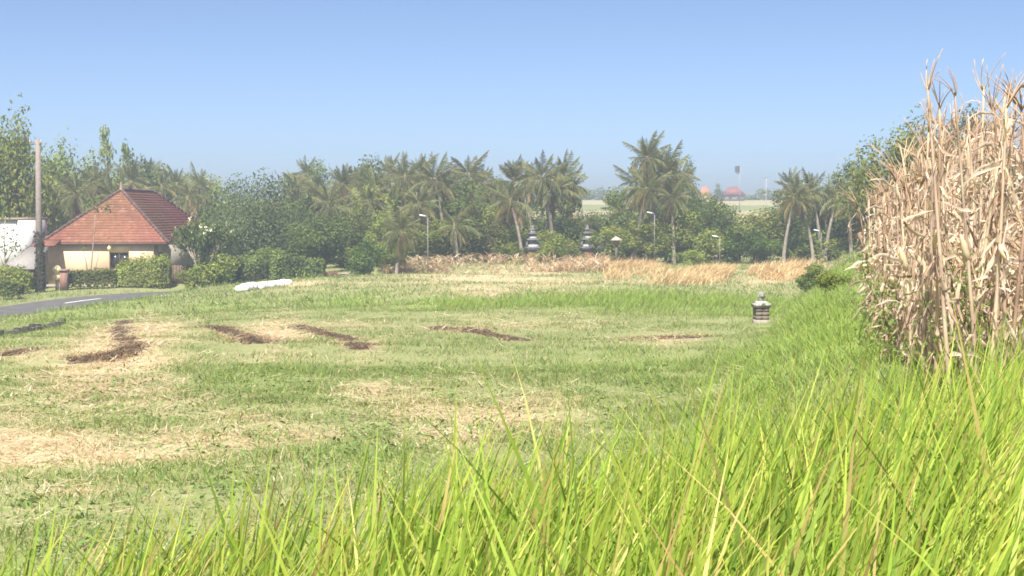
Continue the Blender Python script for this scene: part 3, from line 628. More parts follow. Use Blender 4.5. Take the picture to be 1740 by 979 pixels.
for i, hgt in enumerate((.28, .42, .3)): f2.tube([(0, i*.34, 0), (0, i*.34+.03, hgt*.6), (0, i*.34-.03, hgt)], [.11, .09, .02], 6, (.10, .08, .075))
f2.build('ridge_ornament', 'stone', roof, loc=(0, hw+1.6, ah+.05))
for p, sx, sy in ((A, 1, -1), (B, -1, -1)):
    q = MB(); q.tube([(0, 0, .02), (.22*sx, .22*sy, .06), (.36*sx, .36*sy, .22), (.36*sx, .36*sy, .42)], [.11, .10, .07, .02], 6, (.12, .09, .08)); q.build('corner_ornament', 'stone', roof, loc=p)
fas = MB()
for a, b in ((A, B), (A, D_), (B, C_)):
    a, b = np.array(a), np.array(b); c = (a+b)/2; l = np.linalg.norm(b-a); fas.box(c+[0, 0, -.09], (l, .05, .17) if a[1] == b[1] else (.05, l+.06, .17), (.16, .10, .07))
fas.build('fascia_board', 'wood', house)
wx0, wx1, wy0, wy1 = -hw+.30, hw-1.0, .24, Ln-.9; YEL = (.76, .55, .36)
wm = MB(); T_ = .22
def wall_x(mb, x0, x1, y, h, holes, c, t=T_):
    xs = sorted({x0, x1, *[q for hq in holes for q in hq[:2]]})
    for a, b in zip(xs, xs[1:]):
        hq = [q for q in holes if q[0] <= a and q[1] >= b]
        if not hq: mb.box(((a+b)/2, y+t/2, h/2), (b-a, t, h), c)
        else:
            z0, z1 = hq[0][2:]; mb.box(((a+b)/2, y+t/2, (z1+h)/2), (b-a, t, h-z1), c)
            if z0 > 0: mb.box(((a+b)/2, y+t/2, z0/2), (b-a, t, z0), c)
WIN = [(.22, 1.50, 1.05, 2.12)]
wall_x(wm, wx0, wx1, wy0, eh-.05, WIN, YEL)
wm.box(((wx0+T_/2), (wy0+wy1)/2+T_/2, (eh-.05)/2), (T_, wy1-wy0-T_-.004, eh-.05), YEL); wm.box((0, wy1+.12, (eh-.05)/2), (wx1-wx0, .2, eh-.05), YEL)
wm.box((0-.27, 8, -.1), (wx1-wx0+.3, wy1-wy0+.5, .30), (.34, .31, .27))
wm.build('wall', 'plaster', house)
sw_ = MB(); SHADE_GREY = (.40, .37, .33); yy0 = wy0+T_+.004; win_y = (yy0+1.2, yy0+2.0)  # grey puts the shade of the side wall into its colour
for a, b, z0, z1 in ((yy0, win_y[0], 0, eh-.05), (win_y[1], wy1, 0, eh-.05), (win_y[0], win_y[1], 0, .95), (win_y[0], win_y[1], 2.1, eh-.05)): sw_.box((wx1-T_/2, (a+b)/2, (z0+z1)/2), (T_, b-a, z1-z0), SHADE_GREY)
tag(sw_.build('wall', 'plaster', house), 'side wall with its shade painted in as grey')
def window(x0, x1, z0, z1, y, parent, side=False):
    w_ = MB(); t = .07; cs = [((x0+x1)/2, z0+t/2, x1-x0, t), ((x0+x1)/2, z1-t/2, x1-x0, t), (x0+t/2, (z0+z1)/2, t, z1-z0-2*t), (x1-t/2, (z0+z1)/2, t, z1-z0-2*t), ((x0+x1)/2, (z0+z1)/2, t*.8, z1-z0-2*t)]
    for cx, cz, sx, sz in cs: w_.box((cx, 0, cz), (sx, .10, sz), (.10, .06, .045))
    o = w_.build('window', 'wood', parent)
    for a, b in ((x0+t, (x0+x1)/2-t*.4), ((x0+x1)/2+t*.4, x1-t)):
        q = MB(); q.box(((a+b)/2, .02, (z0+z1)/2), (b-a, .02, z1-z0-2*t), (.03, .03, .035)); q.build('pane', 'glass', o)
    if side: o.rotation_euler = (0, 0, math.pi/2); o.location = y
    else: o.location = (0, y, 0)
    return o
wo = window(*WIN[0], wy0+.08, house)
sl_ = MB(); sl_.box((.86, wy0-.06, 1.01), (1.46, .24, .07), (.52, .36, .20)); sl_.build('window_sill', 'plaster', house)
window(win_y[0], win_y[1], .95, 2.1, (wx1-.05, 0, 0), house, True)
lp = MB(); lp.lathe([(.03, .16), (.05, .12), (.10, .08), (.13, -.02), (.09, -.14), (.03, -.18)], 8, (.75, .62, .35)); lp.tube([(0, 0, .14), (0, .12, .2), (0, .26, .2)], .015, 5, (.1, .08, .06)); lp.build('wall_lamp', 'plaster', house, loc=(.30, wy0-.27, 2.42))
lp2 = MB(); lp2.lathe([(.07, -.12), (.08, .0), (.06, .12)], 8, (.75, .66, .45)); lp2.tube([(0, 0, 0), (0, .1, 0), (0, .2, 0)], .02, 5, (.2, .15, .1)); lp2.build('wall_lamp', 'plaster', house, loc=(1.95, wy0-.2, 1.7))

# garden gate of dark planks by the house corner
gt = thing('garden_gate', 'dark brown plank gate between the hedge and the white-flowered tree', 'gate', (-20.6, 87.6, HZ-.02))
for i in range(7):
    q = MB(); q.box((-.60+i*.2, 0, .75+.02*(i % 2)), (.185, .04, 1.4), np.array([.16, .105, .075])*random.uniform(.7, 1.2)); q.build('plank', 'wood', gt)
for z in (.4, 1.15): q = MB(); q.box((0, .045, z), (1.4, .05, .1), (.12, .08, .06)); q.build('rail', 'wood', gt)
for x in (-.85, .85): q = MB(); q.box((x, 0, .8), (.24, .24, 1.7), (.25, .21, .18)); q.box((x, 0, 1.7), (.32, .32, .1), (.25, .21, .18)); q.build('gate_post', 'stone', gt)

# cream gate pillar with a red-brown companion beside the road
g0 = on(96, 84.5); gp = thing('gate_pillar', 'small cream gate pillar with carved top at the roadside hedge gap', 'pillar', (g0.x, g0.y, HZ-.05))
q = MB(); q.box((0, 0, .35), (.16, .16, .8), (.45, .33, .22)); q.build('post', 'stone', gp)
q = MB(); q.lathe([(.16, .72), (.26, .78), (.26, .98), (.14, 1.05), (.12, 1.12), (.24, 1.2), (.28, 1.36), (.2, 1.5), (.08, 1.58)], 8, (.78, .62, .36), sq=False); q.build('carved_top', 'plaster', gp)
g1 = on(108, 84.6); gp2 = thing('gate_pillar', 'reddish brown brick gate pillar beside the cream pillar', 'pillar', (g1.x, g1.y, HZ-.05))
q = MB(); q.box((0, 0, .6), (.42, .42, 1.3), (.26, .15, .12)); q.build('shaft', 'stone', gp2); q = MB(); q.box((0, 0, 1.3), (.54, .54, .12), (.30, .2, .16)); q.build('cap', 'stone', gp2)

# white building and its porch at the left edge
wb = thing('white_building', 'white plastered building with grey porch roof at the left edge', 'building', (-31.2, 88.5, HZ))
q = MB(); q.box((-3.2, 3, 2.1), (6.4, 6, 4.25), (.80, .79, .77)); q.build('wall', 'plaster', wb)
q = MB(); q.box((-3.2, 3, 4.3), (6.7, 6.3, .14), (.42, .30, .26)); q.build('roof_edge', 'concrete', wb)
q = MB(); q.box((-4.8, -.02, 1.0), (.9, .06, 2.0), (.14, .10, .08)); q.build('door', 'wood', wb)
q = MB(); q.add([(-.35, -1.9, 1.25), (1.75, -1.9, 1.25), (1.75, .9, 2.55), (.55, .9, 2.55), (-.35, -1.9, 1.19), (1.75, -1.9, 1.19), (1.75, .9, 2.49), (.55, .9, 2.49)], [(0, 1, 2, 3), (7, 6, 5, 4), (0, 4, 5, 1), (1, 5, 6, 2), (2, 6, 7, 3), (3, 7, 4, 0)], (.27, .25, .235)); q.build('porch_roof', 'concrete', wb)
for x, y_ in ((-.2, -1.75), (1.6, -1.75)): q = MB(); q.box((x, y_, .6), (.1, .1, 1.2), (.12, .09, .07)); q.build('porch_post', 'wood', wb)
q = MB(); q.box((.8, .6, .7), (1.6, .2, 1.4), (.10, .085, .08)); q.build('porch_shade', 'wood', wb)  # dark panel put in as the shade beneath the porch roof
q = MB(); q.add([(.5, 1.2, 2.62), (2.0, 1.2, 2.62), (2.0, 3.0, 3.05), (.7, 3.0, 3.05), (.5, 1.2, 2.54), (2.0, 1.2, 2.54), (2.0, 3.0, 2.97), (.7, 3.0, 2.97)], [(0, 1, 2, 3), (7, 6, 5, 4), (0, 4, 5, 1), (1, 5, 6, 2), (2, 6, 7, 3), (3, 7, 4, 0)], (.20, .08, .055)); q.build('side_roof', 'tile', wb)

# utility pole wrapped in creeper
pp = on(67, 83); up_ = thing('utility_pole', 'grey concrete utility pole wrapped in dark creeper by the house', 'pole', pp)
zt = at(67, 237, 83).z-pp.z
q = MB(); q.tube([(0, 0, -.3), (0, 0, zt*.5), (.03, 0, zt)], [.21, .18, .14], 10, (.24, .20, .18)); q.build('shaft', 'concrete', up_, True)
q = MB(); q.box((-.1, -.05, zt-.25), (.75, .09, .09), (.22, .18, .16)); q.build('crossarm', 'metal', up_)
for x in (-.42, .2): q = MB(); q.lathe([(.02, 0), (.05, .04), (.03, .08), (.05, .12), (.02, .17)], 8, (.5, .45, .42)); q.build('insulator', 'metal', up_, loc=(x, -.05, zt-.2))
q = MB(); n = 900; t = RNG.random(n)**1.3*3.6; a = RNG.uniform(0, 6.28, n); rr_ = .2+.09*RNG.random(n)+.12*np.exp(-((t-3.3)/.4)**2)*RNG.random(n)
leaf_quads(q, np.stack([rr_*np.cos(a), rr_*np.sin(a), t], 1), np.stack([np.cos(a), np.sin(a), .4+0*a], 1)+RNG.normal(0, .4, (n, 3)), RNG.uniform(.08, .18, n), pick([(.06, .05, .045), (.075, .07, .05), (.05, .055, .035)], n), .8)
q.build('creeper', 'leaf', up_)

# ------------------------------------------------------------------ street lamps
def lamp(px, head_y, d, base_d, label, arm=1):
    p = on(px, d); H = at(px, head_y, d).z-p.z; o = thing('street_lamp', label, 'street lamp', p, 0, 'slim street lamps in front of the trees')
    q = MB(); q.tube([(0, 0, -.2), (0, 0, H*.5), (0, 0, H-.1)], [.04, .034, .028], 8, (.2, .19, .18)); q.build('post', 'metal', o, True)
    q = MB(); q.tube([(0, 0, H-.15), (.08*arm, 0, H+.03), (.2*arm, 0, H+.06)], .02, 6, (.30, .29, .27)); q.build('arm', 'metal', o, True)
    q = MB(); q.lathe([(.05, -.42), (.12, -.3), (.14, 0), (.11, .3), (.04, .4)], 8, (.85, .85, .83)); h = q.build('lamp_head', 'metal', o, True, loc=(.34*arm, 0, H+.06), rot=(0, math.pi/2+.2, 0)); h.scale = (.34, .55, .5)
lamp(727, 368, 90, 0, 'street lamp with a white head in front of the tall palm pair', -1)
lamp(1112, 363, 98, 0, 'street lamp beside the trunk of the tallest palm', -1)
lamp(1223, 403, 97, 0, 'low street lamp at the gap in the trees', -1)
lamp(1395, 393, 100, 0, 'street lamp between the palms near the corn', -1)

# ------------------------------------------------------------------ temple shrines
def shrine(px, d, top, bands, label, s=1.):
    p = on(px, d); o = thing('temple_shrine', label, 'shrine', p, .2); o.scale = (.78, .78, 1); H = at(px, top, d).z-p.z; k = H/4.0
    def tier(name, m, c, z0, z1, w0, w1, steps=2):
        q = MB()
        for i in range(steps):
            f0 = i/steps; za, zb = z0+(z1-z0)*f0, z0+(z1-z0)*(i+1)/steps; wa = w0+(w1-w0)*(i+.5)/steps
            q.box((0, 0, (za+zb)/2*k), (wa, wa, (zb-za)*k-.004), c, taper=.96)
        return q.build(name, m, o)
    tier('base', 'stone', (.40, .20, .14), -.1, 1.25, 1.15, .9, 4); tier('plinth', 'stone', (.22, .215, .215), 1.25, 1.6, .95, 1.35, 3); tier('ledge', 'stone', (.19, .185, .185), 1.6, 1.78, 1.4, 1.1, 2)
    tier('white_band', 'plaster', (.58, .58, .58), 1.78, 1.95, .95, .85, 2); tier('body', 'stone', (.20, .195, .2), 1.95, 2.45, .66, .58, 2); tier('ledge', 'stone', (.18, .175, .175), 2.45, 2.66, 1.1, .8, 3)
    tier('white_band', 'plaster', (.52, .52, .53), 2.66, 2.80, .66, .5, 2); tier('crown', 'stone', (.21, .205, .21), 2.80, 3.1, .48, .42, 2); tier('ledge', 'stone', (.18, .175, .175), 3.1, 3.3, .85, .5, 3)
    if bands > 2: tier('white_band', 'plaster', (.45, .46, .47), 3.3, 3.42, .46, .36, 1)
    q = MB(); q.lathe([(.26, 3.42*k), (.30, 3.55*k), (.14, 3.65*k), (.18, 3.78*k), (.03, 4*k)], 6, (.17, .165, .17)); q.build('finial', 'stone', o)
    for sx in (-1, 1):
        q = MB(); q.tube([(sx*.5, -.3, 1.75*k), (sx*.62, -.3, 2.0*k), (sx*.55, -.3, 2.3*k)], [.13, .12, .03], 5, (.15, .15, .155)); q.build('wing', 'stone', o)
shrine(905, 99, 383, 3, 'tiered dark temple shrine with three white bands, left of the pair')
shrine(998, 99, 382, 2, 'tiered dark temple shrine with orange base, right of the pair')
p = on(1025, 98.5); o = thing('stone_statue', 'squat dark grey stone statue beside the right temple shrine', 'statue', p)
q = MB(); q.lathe([(.45, -.1), (.5, .5), (.42, .8)], 8, (.17, .165, .16)); q.build('pedestal', 'stone', o); q = MB(); q.lathe([(.40, .8), (.46, 1.1), (.34, 1.45), (.2, 1.55), (.24, 1.75), (.18, 1.95), (.04, 2.08)], 9, (.15, .15, .15)); q.build('figure', 'stone', o)
p = on(1047, 96); o = thing('post_shrine', 'little pale-roofed shrine on a post right of the temple', 'shrine', p); H = at(1047, 402, 96).z-p.z
q = MB(); q.box((0, 0, H*.42), (.16, .16, H*.86), (.16, .13, .11)); q.build('post', 'wood', o); q = MB(); q.box((0, 0, H*.80), (.42, .42, .36), (.2, .15, .12)); q.build('box', 'wood', o)
q = MB(); q.add([(-.46, -.4, H*.86), (.46, -.4, H*.86), (.46, .4, H*.86), (-.46, .4, H*.86), (0, -.42, H), (0, .42, H)], [(0, 1, 4), (1, 2, 5, 4), (2, 3, 5), (3, 0, 4, 5), (3, 2, 1, 0)], (.58, .50, .40)); q.build('roof', 'wood', o)

# small field shrine
p = ground(1293, 549); o = thing('field_shrine', 'small stone field shrine with white carved cap on brown block pillar', 'shrine', p, .12)
k = p.y/FPX; S1 = lambda a, b: ((549-b)*k, (549-a)*k)
def sbox(name, y0, y1, wpx, c, m='stone', tp=1., dz=0):
    z0, z1 = S1(y0, y1)[0], S1(y0, y1)[1]; q = MB(); q.box((0, 0, (z0+z1)/2), (wpx*k, wpx*k, z1-z0), c, taper=tp); return q.build(name, m, o)
q = MB(); q.box((0, 0, .0), (25*k, 25*k, .22), (.30, .27, .22)); q.build('base', 'stone', o)
for j in range(3):
    for i in range(2):
        for a in range(2):
            q = MB(); z0 = .11+j*.105*40/max(p.y, 1)*p.y/40; q.box(((i-.5)*11.1*k, (a-.5)*11.1*k, .165+j*.122), (11.05*k, 11.05*k, .1216), np.array([.165, .135, .108])*random.uniform(.92, 1.08)); q.build('block', 'concrete', o)
q = MB(); q.box((0, 0, .505), (25*k, 25*k, .05), (.30, .28, .24)); q.box((0, 0, .575), (28*k, 28*k, .088), (.38, .37, .33), taper=.95); q.box((0, 0, .65), (24*k, 24*k, .06), (.40, .39, .35), taper=.6)
q.build('cap', 'stone', o)
q = MB()
for a in range(6): q.box((5.*k*math.cos(a*1.05)*.5, -14.3*k, .585+4.6*k*math.sin(a*1.05)*.5), (.035, .03, .035), (.17, .18, .13))
q.lathe([(.015, -.02), (.03, 0), (.015, .02)], 6, (.2, .2, .15), (0, -14.2*k, .585)); q.build('carved_flower', 'stone', o)
q = MB(); q.lathe([(.08, .66), (.105, .71), (.075, .76), (.095, .80), (.115, .86), (.10, .93), (.05, .975), (.01, .985)], 9, (.24, .24, .20)); q.box((-.09, -.02, .83), (.05, .06, .08), (.40, .40, .34)); q.box((.09, -.02, .83), (.05, .06, .08), (.28, .28, .24)); q.box((0, -.1, .84), (.05, .06, .06), (.3, .3, .26)); q.build('carved_head', 'stone', o)  # left piece paler than the right: light from the left painted in
o.scale = (1.0, 1.0, S1(495, 549)[1]/.985)

# ------------------------------------------------------------------ white sacks along the field edge
def sack_mesh(seed):
    r = np.random.default_rng(seed); mb = MB(); n, k_ = 12, 9; V = []
    for i in range(k_):
        t = -1+2*i/(k_-1); pr = (1-abs(t)**3.2)**.5*.9+.1
        for j in range(n):
            a = 2*math.pi*j/n; ca, sa = math.cos(a), math.sin(a); e = .7
            y_ = math.copysign(abs(ca)**e, ca)*.24*pr; z_ = math.copysign(abs(sa)**e, sa)*.15*(pr*.8+.2)
            V.append((t*.40+r.normal(0, .008), y_+r.normal(0, .012), z_+.15+r.normal(0, .012)))
    F = [(i*n+j, i*n+(j+1) % n, (i+1)*n+(j+1) % n, (i+1)*n+j) for i in range(k_-1) for j in range(n)]; F += [tuple(range(n))[::-1], tuple(range((k_-1)*n, k_*n))]
    mb.add(V, F, (.68, .67, .64)); return mb.mesh('sack', 'sack', True)
SACK = [sack_mesh(i) for i in range(4)]
ORD = 'first second third fourth fifth sixth seventh eighth ninth tenth eleventh twelfth thirteenth'.split()
e0, e1 = ground(410, 496), ground(488, 484)
for i in range(13):
    f_ = i/12; p = e0.lerp(e1, f_); o = obj('white_sack', SACK[i % 4]); o.location = (p.x+random.uniform(-.1, .1), p.y+random.uniform(-.2, .2), tz(p.x, p.y)-.01-.02); o.rotation_euler = (random.uniform(-.1, .1), random.uniform(-.1, .1), random.uniform(-.7, .7)); o.scale = (.9, 1.0, 1.15-.4*f_+.35*random.random())
    tag(o, ORD[i].capitalize()+' white sack from the near left end of the sack row', 'sack', 'white sacks in a row')

# ------------------------------------------------------------------ roadside drain wall of dark stones, rubble pile
dr = thing('drain_wall', 'low dark stone drain edge running through the grass below the road', 'stone edging', ground(50, 562))
base = dr.location.copy(); P = [ground(px, py) for px, py in ((-60, 584), (0, 573), (50, 563), (108, 549))]
C = _catmull(np.array([q[:2] for q in P]), 22)
for i in range(len(C)-1):
    c = (C[i]+C[i+1])/2; l = np.linalg.norm(C[i+1]-C[i]); q = MB(); q.box((0, 0, 0), (l*random.uniform(.6, .9), random.uniform(.16, .26), random.uniform(.2, .3)), np.array([.07, .068, .06])*random.uniform(.6, 1.4), taper=.86)
    q.build('stone', 'stone', dr, loc=(c[0]-base.x, c[1]-base.y, tz(*c)+.0+random.uniform(-.08, .05)-base.z), rot=(random.uniform(-.08, .08), random.uniform(-.08, .08), math.atan2(*(C[i+1]-C[i])[::-1])))
rp = thing('brick_pile', 'pile of red bricks and a grey slab under the trees left of centre', 'brick pile', ground(562, 470)); rp.scale = (.8, .8, .62)
for i in range(90):
    q = Vector((random.gauss(0, .75), random.gauss(0, .3), 0)); hgt = max(0, .55-abs(q.x)*.35); b_ = MB()
    b_.box((0, 0, 0), (.24, .12, .08), np.array([.24, .135, .10])*random.uniform(.7, 1.2)); b_.build('brick', 'stone', rp, loc=(q.x, q.y, random.uniform(0, hgt)+.04), rot=(random.gauss(0, .4), random.gauss(0, .4), random.uniform(0, 3.1)))
q = MB(); q.box((1.5, -.2, .28), (1.2, .5, .10), (.38, .37, .35)); q.box((1.1, -.2, .1), (.15, .4, .26), (.2, .2, .2)); q.box((1.9, -.2, .1), (.15, .4, .26), (.2, .2, .2)); q.build('slab', 'concrete', rp)
# ------------------------------------------------------------------ hedges
def hedge(x0, x1, y, depth, h, label, pal, n, size=.13, name='hedge', slope=0.):
    z = HZ-.05; o = thing(name, label, 'hedge', ((x0+x1)/2, y, z)); w_ = (x1-x0)/2; q = MB()
    u = RNG.uniform(-1, 1, n); a = RNG.uniform(0, math.pi, n); rr_ = np.clip(RNG.normal(.92, .1, n), .4, 1.1)
    e = .45; ca, sa = np.cos(a), np.sin(a)
    X_ = u*w_; bump_ = 1+.10*N_mid(X_*1.4+x0, a)+.06*N_small(X_*1.5, a*2)
    endr = np.clip((1-np.abs(u))*w_/.45, .25, 1)**.5
    Yp = np.sign(ca)*np.abs(ca)**e*depth/2*rr_*bump_*endr; Zp = np.abs(sa)**e*h*rr_*bump_*(.75+.25*endr)*(1+slope*u)
    P = np.stack([X_, Yp, np.clip(Zp, .05, None)], 1); Nn = np.stack([0*u, ca, sa+.3], 1)+RNG.normal(0, .5, (n, 3))
    lum = (1+.22*N_mid(X_*2, Zp*2+x0))[:, None]
    leaf_quads(q, P, Nn, RNG.uniform(.6, 1.4, n)*size, pick(pal, n, jit=.25)*lum, .6); q.build('foliage', 'leaf', o)
    q = MB()
    for i in range(max(3, int(w_*3))):
        sx = -w_*.9+1.8*w_*i/max(2, int(w_*3)-1); q.tube([(sx, 0, -.1), (sx+random.gauss(0, .1), random.gauss(0, .1), h*.5), (sx+random.gauss(0, .2), random.gauss(0, .2), h*.85)], [.03, .022, .01], 5, (.15, .11, .08))
    q.build('stems', 'bark', o); return o
hedge(-27.4, -24.1, 85.6, 1.1, 1.35, 'clipped green hedge in front of the left half of the yellow house', G1+G2, 5200)
hedge(-24.2, -20.9, 86.0, 1.3, 1.75, 'taller green hedge in front of the house window', G2, 6500, slope=-.04)
hedge(-33, -28.2, 82.6, 1.8, 1.45, 'long green hedge below the utility pole at the left edge', G2, 7500)
hedge(-30, -27.0, 77.4, 1.6, 1.15, 'low shaded hedge at the left edge beside the road', G1, 4500)
hedge(-18.2, -15.4, 88.6, 2.0, 1.75, 'dark green hedge behind the white sacks', G1+G3, 5500, .16)
hedge(-15.3, -11.9, 89.2, 2.0, 2.0, 'dark hedge with bright right end, right of the white sacks', G1, 5500, .16)

# ------------------------------------------------------------------ frangipani by the gate
p = on(343, 86.0); p.z = HZ; fr = thing('frangipani_tree', 'round tree with white flowers beside the house gate', 'tree', p)
tm_, tips = MB(), []
def grow(a, d, L, r_, lv):
    b = a+d*L; mid = (a+b)/2+np.array([random.gauss(0, .05), random.gauss(0, .05), .04]); tm_.tube([a, mid, b], [r_, r_*.85, r_*.75], 6, (.30, .26, .21))
    if lv <= 1 or random.random() < .5: tips.append(b)
    if lv == 0: return
    for i in range(3):
        az = random.uniform(0, 6.28); nd = d+np.array([math.cos(az+i*2.1), math.sin(az+i*2.1), .25])*.62; grow(b, nd/np.linalg.norm(nd), L*.74, r_*.62, lv-1)
for i in range(3):
    az = i*2.1+.4; d_ = np.array([math.cos(az)*.45, math.sin(az)*.45, 1.]); grow(np.array([math.cos(az)*.12, math.sin(az)*.12, -.1]), d_/np.linalg.norm(d_), 1.35, .12, 3)
tm_.build('trunk', 'bark', fr, True); tips = np.array(tips)
q = MB(); k = RNG.integers(0, len(tips), 6500); n = len(k); u = RNG.normal(0, 1, (n, 3)); u /= np.linalg.norm(u, axis=1)[:, None]; cc = tips.mean(0)
leaf_quads(q, tips[k]+u*RNG.uniform(.08, .62, (n, 1))+np.array([0, 0, -.12]), u+np.array([0, 0, .6]), RNG.uniform(.16, .32, n), pick([(.10, .145, .04), (.13, .175, .05), (.17, .20, .07), (.07, .11, .04)], n), .38)
q.build('crown', 'leaf', fr)
q = MB(); hi = tips[(np.linalg.norm((tips-cc)*[1, 1, .9], axis=1) > 1.1)]; hi = hi[hi[:, 2] > cc[2]-.9]
for t_ in hi[::2][:60]:
    c = t_+(t_-cc)/np.linalg.norm(t_-cc)*.38+np.array([0, 0, .14]); nn = 9
    leaf_quads(q, c+RNG.normal(0, .06, (nn, 3)), np.tile((t_-cc)+[0, -.6, .8], (nn, 1))+RNG.normal(0, .5, (nn, 3)), RNG.uniform(.08, .14, nn), pick([(.82, .80, .66), (.85, .78, .55)], nn, jit=.05), .8)
q.build('blossoms', 'leaf', fr)
sc_ = (3.75*86/86)/max(np.ptp(tips[:, 0])+.6, .1); hz_ = (at(343, 366, 86).z-p.z)/(tips[:, 2].max()+.4); fr.scale = (sc_, sc_, hz_)

# slender saplings
def sapling(px, d, segs, leaves, label, pal, z=None, cr=.35):
    p = on(px, d)
    if z is not None: p.z = z
    o = thing('sapling', label, 'sapling', p); q = MB()
    for s_ in segs: q.tube([(a*d/FPX, random.gauss(0, .03), b*d/FPX) for a, b in s_], np.linspace(.055, .02, len(s_)), 6, (.34, .26, .19))
    q.build('trunk', 'bark', o, True); q = MB()
    for (a, b, r_, n) in leaves:
        u = RNG.normal(0, r_*d/FPX*.5, (n, 3)); leaf_quads(q, u+np.array([a*d/FPX, 0, b*d/FPX]), RNG.normal(0, 1, (n, 3))+[0, -.3, .6], RNG.uniform(.14, .26, n), pick(pal, n), .5)
    q.build('leaves', 'leaf', o)
sapling(152, 87.4, [[(0, -2), (2, 30), (5, 60), (9, 100), (12, 140)], [(-1, -2), (-6, 40), (-9, 66)], [(3, 12), (10, 35), (16, 60)]], [(14, 142, 16, 60), (32, 138, 8, 26), (36, 132, 5, 14), (6, 148, 12, 30), (-12, 70, 6, 10)], 'thin bare-trunked sapling in front of the yellow house wall', G1+G2, HZ)
sapling(8, 83.0, [[(0, -2), (1, 40), (0, 80), (2, 130)], [(1, 50), (12, 70)], [(1, 40), (-10, 66)]], [(10, 95, 22, 60), (-4, 78, 20, 50), (14, 72, 12, 30), (0, 130, 18, 60)], 'slender leafy sapling against the white building', G1, HZ)

